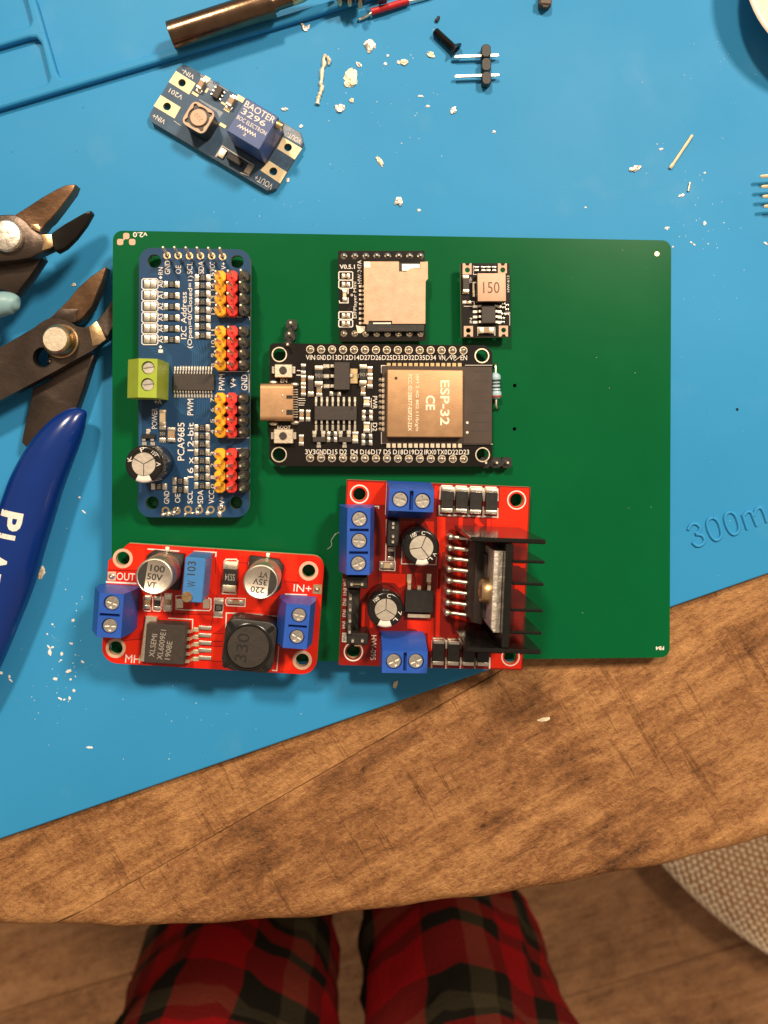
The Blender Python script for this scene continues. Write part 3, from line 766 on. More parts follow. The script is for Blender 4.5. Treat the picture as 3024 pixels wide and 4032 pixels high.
for t, x, y, l, h in (('PWM', 1165, 192, 185, 68), ('V+', 1300, 200, 118, 68), ('GND', 1428, 195, 182, 72), ('POWER', 381, 615, 240, 62), ('PCA9685', 690, 885, 440, 80), ('PWM', 800, 482, 190, 70),
                      ('16 x 12-bit', 800, 985, 640, 70), ('GND', 522, 1535, 150, 62), ('OE', 650, 1545, 108, 62), ('SCL', 795, 1535, 145, 58), ('SDA', 915, 1530, 155, 64), ('VCC', 1045, 1530, 155, 64), ('V+', 1168, 1572, 95, 58),
                      ('7', 1056, 400, 48, 42), ('6', 1056, 515, 48, 42), ('5', 1056, 645, 48, 42), ('4', 1056, 770, 48, 42), ('3', 1056, 1025, 48, 42), ('2', 1056, 1160, 48, 42), ('1', 1056, 1300, 40, 42), ('0', 1056, 1405, 50, 42)):
    B.text(cB, t, x, y, l, h, 90)
B.text(cB, 'V+', 422, 420, 85, 55, 180)
B.line(cB, [(1120, 68), (1478, 68), (1480, 20)], 7); B.line(cB, [(1340, 966), (1460, 966)], 11)
B.line(cB, [(1484, 100), (1484, 310)], 6); B.line(cB, [(1230, 842), (1484, 842)], 6); B.line(cA, [(1190, 980), (1478, 985), (1478, 1020)], 6)
B.smd('led', cB, 434, 520, 508, 690, .6, m_led, .2, endmat=m_tin)
B.smd('chip_resistor', cB, 434, 700, 508, 888, .45, mark='102')
B.smd('chip_capacitor', cB, 530, 722, 618, 885, .8, m_cer)
B.chip(cB, 232, 797, 388, 852, .9, [('t', 310, 310, 1, 742), ('b', 262, 360, 2, 925)], .75, m_blk, name='transistor')
B.smd('chip_resistor', cB, 595, 1305, 762, 1386, .45, mark='103'); B.smd('chip_resistor', cB, 597, 1405, 762, 1484, .45, mark='103')
B.smd('chip_resistor', cB, 346, 1374, 514, 1446, .45, mark='103')
for i in range(8):
    B.line(cA, [(600+i*48, 1270+i*4), (760+i*26, 1420+i*12), (760+i*26, 1600)], 15, z=.02, dest=B.copper)
for i in range(7): B.line(cB, [(620+i*26, 400+i*14), (620+i*26, 470+i*10), (700+i*20, 560+i*6)], 9, z=.02, dest=B.copper)
for i in range(6): B.line(cB, [(880+i*28, 400), (880+i*28, 520+i*8), (850+i*30, 620)], 9, z=.02, dest=B.copper)
for i in range(3): B.line(cA, [(220+i*30, 1375+i*35), (420+i*20, 1375+i*35), (450+i*20, 1420+i*30), (450+i*20, 1590)], 12, z=.02, dest=B.copper)
B.line(cA, [(220, 445), (420, 445)], 10, z=.02, dest=B.copper); B.line(cA, [(480, 405), (920, 405)], 10, z=.02, dest=B.copper); B.line(cA, [(550, 450), (720, 450)], 10, z=.02, dest=B.copper)
B.poly(cB, [(200, 360), (232, 360), (232, 1480), (200, 1480)], .02)
B.finish(m_silk, m_bluetr)

# ================================================================ microcontroller module (black, 30 pins)
B = Board('microcontroller_module', 'black microcontroller board with tan metal shield can and silver connector on its end', 'circuit module',
          [(1061, 1352), (1938, 1359), (1938, 1838), (1060, 1834)], G, 2.2, 1.6, m_black, m_fr4d, rad=(1.0, 1.6, 1.6, 1.6), ch=(0, 1, 1, 1))
for c, x, y, r, rg in ((cC, 296, 225, 74, 88), (cC, 293, 1392, 76, 90), (cD, 1150, 203, 61, 74), (cD, 1157, 1182, 62, 74)): B.hole(c, x, y, r, rg, m_tin)
TOP = 'VIN GND D13 D12 D14 D27 D26 D25 D33 D32 D35 D34 VN VP EN'.split(); BOT = '3V3 GND D15 D2 D4 D16 D17 D5 D18 D19 D21 RX0 TX0 D22 D23'.split()
for i in range(15):
    t = i/14
    x, y = 1221.5+(1825-1221.5)*t, 1375.7+(1380-1375.7)*t
    B.joint(PXC, x, y, 13.5, .62); B.ringpad(PXC, x, y, 15.5, 10, m_tin, z=.03)
    l = {2: 26, 3: 40}[len(TOP[i])]*(.9 if TOP[i] in ('VIN', 'GND') else 1); B.text(PXC, TOP[i], x+1, 1407.5+1*t, l, 19)
    x, y = 1221+(1826-1221)*t, 1803+(1807-1803)*t
    B.joint(PXC, x, y, 13.5, .62); B.ringpad(PXC, x, y, 15.5, 10, m_tin, z=.03)
    l = {2: 28, 3: 40}[len(BOT[i])]; B.text(PXC, BOT[i], x+1, 1779+1*t, l, 19)
B.line(PXC, [(1822, 1397), (1790, 1420)], 2); B.line(PXC, [(1778, 1397), (1755, 1420)], 2)
for yc, y0, y1, x0, x1 in ((405, 337, 492, 240, 447), (1172, 1092, 1264, 230, 457)):
    o = B.box('push_button', cC, x0, y0, x1, y1, 1.6, m_tin, b=.15)
    p = B.L(cC, (x0+x1)/2-6, yc, 2.1); B.add('plunger', g_lathe([(.85, 1.55), (.85, 1.95), (.75, 2.1), (0, 2.1)], 24), m_ic, o, T3(p.x, p.y))
    for xa, xb in ((x0-32, x0), (x1, x1+36)): B.box('lug', cC, xa, yc-42, xb, yc+42, .5, m_solder, parent=o)
B.text(cC, 'EN', 348, 530, 75, 42); B.text(cC, 'BOOT', 350, 1075, 150, 40)
# connector: folded shell with an open mouth on the left
cx, cy, dx, dy = B.rect(cC, 75, 562, 452, 1000, 3.1)
sh = ccw([(y, z) for y, z in rrect(dy, 3.2, 1.1, 6)]); inn = ccw(rrect(dy-.7, 2.5, .8, 6)); n = len(sh)
def shell(o_, i_, ln):
    V = []; Fc = []
    for lp, x in ((o_, -ln/2), (i_, -ln/2), (i_, ln/2-.6), (o_, ln/2)): V += [Vector((x, p[0], p[1])) for p in lp]
    for a, b in ((0, 1), (1, 2), (0, 3)):
        for i in range(n): j = (i+1) % n; Fc.append((a*n+i, a*n+j, b*n+j, b*n+i) if a == b-1 else (a*n+j, a*n+i, b*n+i, b*n+j))
    Fc.append(tuple(range(3*n, 4*n))); Fc.append(tuple(range(2*n, 3*n))[::-1])
    return (V, Fc)
usb = B.add('usb_connector', shell(sh, inn, dx), m_shield, None, T3(cx, cy, 1.62), smooth=40)
B.add('tongue', g_box(dx*.7, dy*.62, .6, .1), m_blk, usb, T3(cx, cy, 1.3))
for y0, y1 in ((700, 742), (868, 932)): B.box('shell_slot', cC, 378, y0, 450, y1, 3.24, m_blk, 3.18, b=.01, parent=usb)
for y in (702, 886): p = B.L(cC, 332, y, 3.2); B.add('spring_dimple', g_lathe([(.28, 3.2), (.2, 3.3), (0, 3.34)], 12), m_solder, usb, T3(p.x, p.y), smooth=60)
for (x, y) in ((225, 552), (475, 575), (480, 1020), (225, 1030)): p = B.L(cC, x, y); B.add('shell_tab', gx(g_lathe([(.8, 0), (.6, .4), (0, .55)], 14), Matrix.Diagonal((1.3, .7, 1, 1))), m_solder, usb, T3(p.x, p.y, .02), smooth=60)
for i in range(12): B.box('contact', cC, 452, 628+i*29, 512, 640+i*29, .25, m_solder, parent=usb, b=.02)
# regulator, diodes, capacitors
B.chip(cC, 935, 312, 1118, 637, 1.7, [('l', 362, 595, 3, 820), ('r', 475, 475, 1, 1216)], .7, dot=None, name='voltage_regulator')
B.box('regulator_tab', cC, 1120, 390, 1212, 562, .45, m_gold)
for x0, x1, y0, y1, mk in ((710, 800, 358, 585, '106'), (1232, 1314, 345, 575, '106')):
    B.smd('tantalum_capacitor', cC, x0, y0, x1, y1, 1.5, m_blk, .2, fr=1, mark=mk, endmat=m_tin)
B.smd('diode', cC, 630, 478, 694, 705, .9, m_ic, .20, fr=1)
for x0, y0, x1, y1, mt in ((547, 336, 604, 450, m_resb), (547, 470, 604, 590, m_cer), (547, 600, 604, 705, m_cer), (727, 592, 795, 710, m_cer), (1245, 590, 1300, 697, m_cer), (1322, 366, 1384, 480, m_cer), (1322, 495, 1384, 612, m_cer),
                           (530, 872, 580, 998, m_cer), (606, 875, 656, 998, m_cer), (522, 1165, 580, 1282, m_cer), (1150, 1130, 1214, 1252, m_led)):
    B.smd('chip_capacitor' if mt is m_cer else 'chip_resistor', cC, x0, y0, x1, y1, .55, mt, .3, vert=True)
for x0, y0, x1, y1 in ((890, 655, 1006, 708), (856, 1125, 965, 1180), (856, 1190, 965, 1246), (1268, 872, 1378, 930), (1268, 938, 1378, 995), (1262, 1150, 1376, 1208), (1262, 1222, 1376, 1284)):
    B.smd('chip_resistor', cC, x0, y0, x1, y1, .4, m_resb, .3, vert=False)
for y0, y1 in ((722, 832), (1015, 1132)): B.smd('led', cC, 1278, y0, 1350, y1, .6, m_led, .3, vert=True)
B.text(cC, 'PWR', 1410, 785, 150, 52, -90); B.text(cC, 'D2', 1410, 1070, 96, 52, -90)
B.line(cC, [(1368, 735), (1368, 845)], 7); B.line(cC, [(1340, 775), (1368, 775)], 7); B.line(cC, [(1368, 1025), (1368, 1130)], 7)
B.line(cC, [(505, 412), (540, 412)], 10); B.line(cC, [(500, 465), (545, 465)], 10)
for y in (738, 760, 790, 815, 890): B.line(cC, [(520, y), (600-abs(y-760)*.3, y)], 6)
B.chip(cC, 705, 825, 1200, 992, 1.4, [('t', 725, 1178, 8, 728), ('b', 725, 1178, 8, 1106)], .42, dot=(1140, 858, 20))
B.chip(cC, 684, 1186, 838, 1247, .9, [('t', 706, 808, 2, 1118), ('b', 756, 756, 1, 1306)], .75, m_ic, name='transistor')
B.chip(cC, 988, 1186, 1142, 1247, .9, [('t', 1010, 1106, 2, 1118), ('b', 1056, 1056, 1, 1306)], .75, m_ic, name='transistor')
# radio module with shield can
B.box('radio_board', cD, 165, 303, 1249, 1072, .85, m_blacktr, b=.03)
for yy in (355, 452, 555, 652, 765, 858, 945): B.box('antenna_trace', cD, 1050+(yy % 3)*18, yy-7, 1222, yy+7, .875, m_ic, .84, b=.005)
can = B.box('shield_can', cD, 212, 338, 964, 1012, 3.1, m_shield, .85, b=.28, seg=3)
ink = []
for t, x, y, l, h in (('ESP-32', 783, 668, 445, 92), ('CE', 640, 668, 145, 92), ('ISM 2.4G 802.11/b/g/n', 506, 668, 560, 38), ('FCC ID:2BB77-ESP32-32X', 438, 668, 560, 38)):
    p = B.L(cD, x, y, 3.1); k = B.k(cD, 3.1); ink.append(g_text(t, p.x, p.y, l*k, h*k, -90, 3.115, .02 if h > 50 else .006))
B.add('shield_print', gj(*ink), M('shield_ink', (.95, .80, .60), .8), can, smooth=0)
p = B.L(cD, 300, 425, 3.1); B.add('vent_hole', g_lathe([(.36, 3.09), (.36, 3.115)], 16), m_dark, can, T3(p.x, p.y))
for i in range(14):
    x = 228+i*54; xb = 225+i*54.4
    B.box('castellated_pad', cD, x-20, 272, x+20, 326, .75, m_gold, b=.06)
    B.box('castellated_pad', cD, xb-20, 1046, xb+20, 1116, .75, m_tin, b=.06)
for i in range(10):
    y = 440+i*54.5
    B.box('castellated_pad', cD, 160, y-20, 186, y+20, .9, m_tin, b=.05); B.joint(cD, 144, y, 16, .25, .12, 'solder_fillet')
for y in (865, 962): p = B.L(cD, 1005, y, .9); B.add('test_point', g_lathe([(.3, .86), (.3, .9)], 16), m_silk, None, T3(p.x, p.y))
B.line(cD, [(205, 300), (155, 300), (155, 372)], 8, z=.06); B.line(cD, [(155, 960), (155, 1072), (205, 1072)], 8, z=.06)
B.line(cD, [(965, 1078), (1252, 1078)], 7, z=.06); B.line(cD, [(985, 297), (1250, 297)], 5, z=.06)
B.finish()

# ================================================================ audio player module
B = Board('audio_player_module', 'small black square audio board with a wide tan metal card slot on top', 'circuit module',
          [(1332, 987), (1675, 988), (1674, 1340), (1333, 1343)], G, 2.2, 1.2, m_black, m_fr4d, rad=.2)
for i in range(8):
    x = 195+i*89.4
    B.joint(cE, x, 142, 30, .62); B.joint(cE, x-1, 775, 30, .62)
slot_pts = [(358, 186), (640, 186), (645, 190), (645, 268), (705, 268), (738, 242), (818, 242), (818, 190), (880, 186), (881, 325), (862, 350), (860, 694), (590, 694), (588, 670), (398, 670), (394, 700), (360, 694)]
q = [B.L(cE, *p, 1.9)[:2] for p in slot_pts]
slot = B.add('card_slot', gj(g_prism(q, 1.62, 1.9)), m_slot, smooth=20)
cx, cy, dx, dy = B.rect(cE, 372, 196, 852, 755, 1.6); B.add('slot_body', g_box(dx, dy, 1.55, .05), m_blk, slot, T3(cx, cy, .05))
B.box('slot_lever', cE, 668, 205, 760, 262, 1.85, m_pin, 1.61, parent=slot); B.box('slot_lever', cE, 740, 205, 815, 240, 1.88, m_pin, 1.61, parent=slot)
B.box('slot_side', cE, 371, 290, 384, 630, 1.93, m_gold, .1, parent=slot, b=.03); B.box('slot_spring', cE, 432, 684, 580, 696, 1.7, m_pin, 1.5, parent=slot, b=.03)
B.box('slot_rail', cE, 470, 734, 690, 742, 1.66, m_blacktr, 1.5, parent=slot, b=.02)
for y in (925, 1020, 1110, 1210, 1310, 1410, 1510, 1630, 1725):
    B.box('contact', e1, 622, y-30, 690, y+30, .35, m_tin if y < 1050 or y > 1600 else m_solder, b=.1); B.box('contact', e1, 702, y-24, 738, y+24, .5, m_tin if y < 1050 or y > 1600 else m_solder, b=.08)
B.pad('shield_tab', e1, [(560, 1770), (610, 1795), (758, 1800), (755, 1890), (660, 1950), (600, 1940)], m_tin, .3)
B.box('shield_tab', cE, 358, 186, 412, 236, 1.95, m_tin, 1.7, b=.05)
B.text(e1, 'V0.5.1', 372, 500, 330, 95, off=.02); B.text(e1, 'HW-247A', 640, 615, 510, 88, 90); B.text(e1, 'DFPlayer Mini', 548, 1225, 790, 88, 90)
for y0, y1 in ((610, 785), (795, 965), (1482, 1640), (1660, 1810)):
    B.line(e1, [(205, y0), (470, y0), (490, y0+20), (490, y1-20), (470, y1), (205, y1), (188, y1-20), (188, y0+20)], 22, True)
    B.smd('chip_capacitor', e1, 262, (y0+y1)/2-48, 425, (y0+y1)/2+48, .55, m_cer, .32)
B.line(e1, [(235, 985), (390, 985), (390, 1080)], 22); B.line(e1, [(200, 1245), (210, 1285), (390, 1285), (390, 1180)], 22)
B.smd('led', e1, 268, 1005, 360, 1240, .6, m_led, .3)
p = B.L(e1, 472, 1115); B.ringpad(e1, 472, 1115, 26, 14, m_silk)
B.line(e1, [(375, 1450), (470, 1350)], 6, z=.02, dest=B.copper)
B.finish(m_silk, m_blacktr)

# ================================================================ tiny step-down module
B = Board('step_down_module', 'tiny black voltage converter board with a pinkish inductor marked 150', 'circuit module',
          [(1812, 1037), (2006, 1036), (2011, 1327), (1818, 1328)], G, 2.6, 1.0, m_black, m_fr4, rad=.15)
for x0, y0, x1, y1, hx, hy, r in ((205, 175, 435, 460, 328, 345, 66), (1108, 175, 1338, 430, 1232, 345, 66), (236, 1780, 470, 2052, 352, 1892, 64), (1132, 1772, 1366, 2050, 1256, 1885, 64)):
    p = B.L(e2, hx, hy); hc = circ(p.x, p.y, r*B.k(e2), 20); B.holes.append(hc)
    ny = y0 if y0 < 1000 else y1; sg = 1 if y0 < 1000 else -1; w = 62
    pts = [(x0, y0), (x1, y0), (x1, y1), (x0, y1)]
    if sg == 1: pts = [(x0, y0), (hx-w, y0), (hx-w*.5, y0+60), (hx+w*.5, y0+60), (hx+w, y0), (x1, y0), (x1, y1), (x0, y1)]
    else: pts = [(x0, y0), (x1, y0), (x1, y1), (hx+w, y1), (hx+w*.5, y1-60), (hx-w*.5, y1-60), (hx-w, y1), (x0, y1)]
    B.pad('corner_pad', e2, pts, m_pink, .05, [hc])
o = B.box('inductor', e2, 590, 430, 1312, 1142, 3.0, m_ferr, .05, b=.12)
B.box('inductor_top', e2, 586, 426, 1318, 1144, 3.05, m_pink, 2.6, b=.18, parent=o, seg=2)
mk = []; B.text(e2, '150', 940, 795, 425, 290, 0, .01, 0, mk, 3.05); B.add('printed_value', gj(*mk), m_brownink, o, smooth=0)
B.chip(e2, 690, 1255, 1055, 1705, 1.4, [('l', 1285, 1688, 4, 480), ('r', 1280, 1690, 4, 1185)], .5)
B.smd('chip_capacitor', e2, 640, 1820, 1000, 1960, 1.0, m_cer, .3, endmat=m_tin); B.line(e2, [(590, 2020), (590, 1815), (1030, 1815), (1030, 2020)], 16)
B.smd('diode', e2, 214, 478, 372, 925, .9, m_ic, .19, fr=1, endmat=m_tin)
B.smd('chip_resistor', e2, 222, 1140, 430, 1212, .45, m_cer, .32); B.line(e2, [(240, 1275), (480, 1275), (500, 1250), (500, 1160), (440, 1148)], 14)
for i, x in enumerate((560, 730, 860, 1010)): B.smd('chip_capacitor', e2, x-55, 250, x+60, 372, .6, m_resb, .3)
B.pad('inductor_pad', e2, [(455, 655), (545, 655), (495, 720), (515, 1035), (460, 1035)], m_tin, .3)
for (x, y) in ((1345, 1245), (1345, 1355), (1245, 1470), (1340, 1480), (1235, 1580), (1235, 1680), (1255, 1210), (1262, 1310)):
    B.smd('chip_resistor', e2, x-42, y-26, x+42, y+26, .4, m_resb, .34, vert=False)
B.text(e2, 'HW-613', 1372, 700, 420, 62, 90); B.text(e2, 'VO+', 410, 610, 150, 70, 90); B.text(e2, 'IN', 418, 1640, 130, 66, 90)
B.line(e2, [(1300, 1430), (1410, 1430), (1410, 1760)], 12); B.line(e2, [(480, 240), (480, 460), (560, 460)], 14)
B.finish()

# ================================================================ red boost converter module (lower left)
B = Board('boost_converter_module', 'bright red converter board lettered MH with two silver capacitors and a black inductor', 'circuit module',
          [(430, 2133), (1277, 2191), (1246, 2657), (400, 2610)], G, 2.2, 1.6, m_red, m_fr4, rad=(4.2, 2.6, 3.4, 3.6), ch=(1, 0, 0, 0))
for c, x, y, r, rg in ((cF, 410, 328, 88, 128), (cF, 318, 1500, 88, 128), (cG, 1325, 472, 82, 122), (cG, 1245, 1592, 82, 122)): B.hole(c, x, y, r, rg, m_pink)
can_cap(B, cF, 820, 565, 3.95, 10.4, [('100', .45, 1.75, 3.1, 1.4, 0), ('50V', .12, -.1, 3.3, 1.4, 0), ('VT', -.3, -1.85, 2.0, 1.3, 0)], -1, -4)
can_cap(B, cG, 725, 612, 3.8, 10.4, [('220', -.5, -1.75, 3.0, 1.35, 180), ('35V', -.2, 0, 3.0, 1.3, 180), ('VT', .3, 1.6, 2.0, 1.25, 180)], 1, -4)
# trimmer
cx, cy, dx, dy = B.rect(cF, 1208, 328, 1462, 893, 10)
tr = B.add('trimmer', g_box(4.4, 9.6, 9.6, .18), m_potblue, None, T3(cx, cy, .4, R(-1)))
mk = []; B.text(cF, '103', 1308, 455, 180, 108, 90, .02, .006, mk, 10); B.text(cF, 'W', 1308, 660, 82, 105, 90, .02, .006, mk, 10)
B.add('printed_value', gj(*mk), m_dark, tr, smooth=0)
p = B.L(cF, 1250, 828, 10); B.add('adjusting_screw', gx(g_screwhead(1.15, 'slot'), T3(0, 0, 0)), m_brass, tr, T3(p.x, p.y, 9.95, .5))
for (x, y) in ((1152, 925), (1498, 930)): B.pad('solder_pad', cF, [(x-40, y-70), (x+45, y-70), (x+45, y+50), (x-40, y+50)], m_tin)
B.line(cF, [(1180, 810), (1105, 815), (1105, 990), (1200, 1000), (1540, 1010), (1562, 985), (1562, 860), (1530, 845)], 14)
B.line(cF, [(1345, 262), (1345, 235), (1630, 248), (1625, 300)], 16)
terminal_block(B, cF, [(110, 778), (425, 788), (385, 1370), (65, 1352)], 10, [(262, 912), (235, 1212)], [((238, 1066), 4.2, .6)], m_tblue, 1.55, wl=1.0, wr=2.6)
terminal_block(B, cG, [(1046, 882), (1350, 902), (1300, 1455), (1000, 1440)], 10, [(1203, 1030), (1176, 1302)], [((1186, 1168), 4.0, .55)], m_tblue, 1.5, wl=1.0, wr=2.0)
# five legged converter chip on its tab
B.box('heat_tab', cF, 690, 1080, 800, 1690, 1.3, m_tin, b=.12, rz=R(-3))
B.chip(cF, 722, 1178, 1205, 1718, 4.5, [('r', 1258, 1642, 5, 1395)], .75, m_ic, m_tin, name='converter_chip')
mk = []
for t, x, y, l in (('XLSEMI', 806, 1465, 300), ('XL6009E1', 916, 1455, 390), ('1908E', 1008, 1528, 240)): B.text(cF, t, x, y, l, 70, 86, .02, 0, mk, 4.5)
B.add('chip_print', gj(*mk), m_silkd, None, smooth=0)
for i in range(5): B.box('leg_pad', cF, 1400, 1205+i*98, 1562, 1268+i*98, .5, m_solder, b=.14, seg=2)
# inductor with round ferrite core
cx, cy, dx, dy = B.rect(cG, 243, 1085, 912, 1752, 6.8)
ind = B.add('inductor', g_prismb(rrect(11.4, 11.4, 2.3, 3), .05, 6.5, .35, 2), m_blk, None, T3(cx, cy, 0, R(-3)))
p = B.L(cG, 566, 1432, 7)
B.add('core_ring', g_lathe([(5.25, 6.4), (5.25, 6.72), (5.05, 6.85), (4.75, 6.85), (4.7, 6.45)], 44)[0:1]+(g_lathe([(5.25, 6.4), (5.25, 6.72), (5.05, 6.85), (4.75, 6.85), (4.7, 6.45)], 44)[1][:-2],), m_blkgl, ind, T3(p.x, p.y))
B.add('core_disc', g_lathe([(4.55, 6.3), (4.55, 6.95), (4.45, 7.05), (0, 7.06)], 44), m_ferr, ind, T3(p.x, p.y), smooth=30)
for a in (45, 135, 225, 315): B.add('corner_notch', g_box(2.2, .9, .35, .12), m_blkgl, ind, T3(p.x, p.y, 6.42, R(a-3)) @ T3(5.9, 0, 0))
mk = []; B.text(cG, '330', 490, 1435, 360, 150, 86, .03, 0, mk, 7.05); B.add('printed_value', gj(*mk), m_blk, ind, smooth=0)
B.box('inductor_foot', cG, 525, 1002, 755, 1052, .5, m_solder, b=.1)
B.line(cG, [(285, 1180), (292, 1000), (520, 1005)], 15); B.line(cG, [(815, 1035), (970, 1042)], 13); B.line(cG, [(870, 1720), (925, 1725), (950, 1420)], 11)
B.smd('diode', cG, 264, 368, 408, 735, 1.2, m_blk, .22, fr=1.05, vert=True, mark='SS34', endmat=m_tin)
B.line(cG, [(262, 470), (268, 350), (290, 325), (415, 325), (438, 350), (430, 480)], 15); B.line(cG, [(245, 640), (240, 755), (410, 762), (415, 640)], 15)
B.smd('chip_resistor', cG, 150, 835, 240, 1040, .5, m_resb, .28, vert=True, mark='103'); B.line(cG, [(145, 815), (255, 818), (240, 1055), (135, 1050)], 12, True)
B.smd('chip_resistor', cG, 312, 832, 505, 902, .5, m_cer, .3, vert=False); B.line(cG, [(300, 812), (530, 818), (526, 918), (300, 908), (284, 880), (284, 835)], 12, True)
B.smd('chip_capacitor', cF, 692, 820, 768, 988, .7, m_cer, .3, vert=True); B.smd('chip_resistor', cF, 818, 830, 900, 1000, .6, m_resb, .26, vert=True); B.smd('chip_resistor', cF, 950, 800, 1035, 1000, .5, m_cer, .32, vert=True)
for x0, x1 in ((680, 778), (800, 910), (936, 1050)): B.line(cF, [(x0, 830), (x0, 990), (x0+15, 1012), (x1-15, 1018), (x1, 995), (x1, 780)], 10)
B.text(cF, 'OUT', 450, 565, 235, 98); B.text(cF, 'MH', 540, 1640, 190, 105); B.text(cG, 'IN+', 1248, 690, 225, 92)
B.pad('solder_pad', cF, [(216, 500), (322, 500), (318, 618), (212, 615)], m_pink); B.joint(cF, 265, 560, 45, .5); B.pad('solder_pad', cG, [(1385, 640), (1490, 645), (1488, 765), (1375, 755)], m_gold); B.joint(cG, 1430, 700, 40, .6)
B.line(cF, [(200, 635), (580, 655)], 22); B.line(cG, [(1035, 762), (1300, 772)], 14); B.line(cF, [(742, 205), (1140, 232)], 16); B.line(cG, [(575, 400), (575, 370), (655, 298)], 12)
B.line(cF, [(1010, 1108), (1325, 1125), (1318, 1290)], 12); B.line(cF, [(800, 1085), (840, 1085)], 12)
for pts in ([(230, 140), (700, 170), (690, 470), (215, 465)], [(1240, 350), (1640, 300), (1640, 800), (1600, 800)], [(420, 1380), (680, 1400), (650, 1690), (450, 1680)], [(1420, 1060), (1640, 1080), (1640, 1140), (1500, 1120)]): B.poly(cF, pts)
for pts in ([(430, 190), (1180, 250), (1180, 600), (1060, 600), (1050, 300), (450, 280)], [(1010, 1480), (1180, 1490), (1080, 1730), (960, 1730)], [(20, 1240), (240, 1260), (230, 1340), (20, 1330)], [(20, 1420), (235, 1430), (232, 1600), (20, 1590)], [(440, 770), (980, 800), (960, 980), (430, 960)]): B.poly(cG, pts)
gp = []
for pts in ([(205, 478), (600, 492)], [(1045, 770), (1062, 1085)], [(1265, 1015), (1275, 1200), (1320, 1330)], [(1590, 1090), (1560, 1200)], [(650, 1380), (440, 1400)], [(720, 1030), (1640, 1070)], [(1640, 820), (1600, 1060)]): B.line(cF, pts, 11, z=.032, dest=gp)
for pts in ([(0, 1258), (250, 1262)], [(0, 1356), (250, 1360)], [(0, 1415), (240, 1420)], [(100, 1605), (235, 1612)], [(418, 600), (412, 1000)], [(1020, 606), (1200, 618)], [(430, 362), (560, 376)], [(160, 200), (155, 500)], [(130, 1260), (230, 1210)], [(990, 820), (990, 1040)]): B.line(cG, pts, 9, z=.032, dest=gp)
B.add('trace_gap', gj(*gp), m_reddk, smooth=0)
B.finish(m_silk, m_redhi)

# ================================================================ red motor driver module with finned heatsink
B = Board('motor_driver_module', 'red motor driver board with black finned heatsink and three blue screw terminals', 'circuit module',
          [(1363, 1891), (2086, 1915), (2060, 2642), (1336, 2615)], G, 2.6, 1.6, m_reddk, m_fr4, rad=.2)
for c, x, y, r, r0, r1 in ((cH, 388, 315, 92, 118, 138), (cJ, 1155, 376, 92, 114, 131), (cI, 300, 1200, 100, 122, 140), (cK, 1072, 1196, 92, 112, 128)):
    B.hole(c, x, y, r, wall=m_fr4)
    p = B.L(c, x, y); k = B.k(c); B.add('hole_ring', g_prism(circ(p.x, p.y, r1*k, 36), .02, .05, [circ(p.x, p.y, r0*k, 36)]), m_silk)
terminal_block(B, cH, [(825, 238), (1478, 262), (1455, 582), (808, 552)], 10, [(980, 395), (1305, 418)], [((1142, 408), 4.2, .85)], m_tblue, 1.62, wl=1.9, wr=1.3)
terminal_block(B, cH, [(216, 512), (548, 520), (535, 1490), (198, 1485)], 10, [(388, 680), (384, 996), (374, 1326)], [((385, 836), 4.1, .62), ((376, 1166), 4.1, .62)], m_tblue, 1.60, wl=1.1, wr=1.7)
terminal_block(B, cI, [(725, 1192), (1378, 1202), (1370, 1515), (712, 1510)], 10, [(888, 1345), (1210, 1345)], [((1050, 1346), 4.0, .72)], m_tblue, 1.60, wl=1.2, wr=2.1)
radial_cap(B, cH, 1288, 1092, 3.95, 11, print_rot=-20, silver=.66, tab=(275, 22), marks=[('100', 125, 1.3, .8, 30), ('C', 85, .8, .8, -5), ('V', -25, .8, .8, -115), ('L', -50, .8, .8, -130)])
radial_cap(B, cI, 772, 592, 3.9, 11, print_rot=0, silver=.62, tab=(268, 24), marks=[('100', 135, 1.3, .8, 40), ('C', 80, .8, .8, -5), ('7', -12, .8, .8, -100), ('L', -45, .8, .8, -130)])
B.chip(cI, 1056, 306, 1455, 642, 2.4, [('t', 1112, 1398, 2, 90)], .8, m_blk, m_tin, name='voltage_regulator'); B.box('regulator_tab', cI, 1085, 648, 1418, 720, 1.4, m_tin, b=.1); B.box('regulator_leg', cI, 1230, 240, 1282, 306, .9, m_tin)
# five volt jumper
hd = B.box('jumper', cH, 800, 690, 958, 1080, 5.0, m_blk, .05, b=.2)
for (x, y) in ((878, 740), (876, 800), (876, 930), (872, 1010)): p = B.L(cH, x, y, 5.2); B.add('pin', g_box(.64, .64, 5.6, .1), m_pin, hd, T3(p.x, p.y), key='jp')
B.smd('chip_resistor', cH, 808, 1100, 880, 1270, .5, m_resb, .28, vert=True, mark='102')
B.line(cH, [(800, 680), (782, 690), (768, 1290), (895, 1300), (905, 1060)], 14)
B.smd('led', cH, 700, 1312, 885, 1402, .7, m_led, .26, vert=False); B.line(cH, [(690, 1296), (908, 1300), (902, 1424), (682, 1415)], 14, True)
B.line(cH, [(790, 150), (768, 610), (800, 612)], 16); B.line(cH, [(200, 480), (668, 494), (664, 520)], 18); B.line(cH, [(1008, 1120), (998, 1326), (1498, 1340), (1510, 1180)], 14)
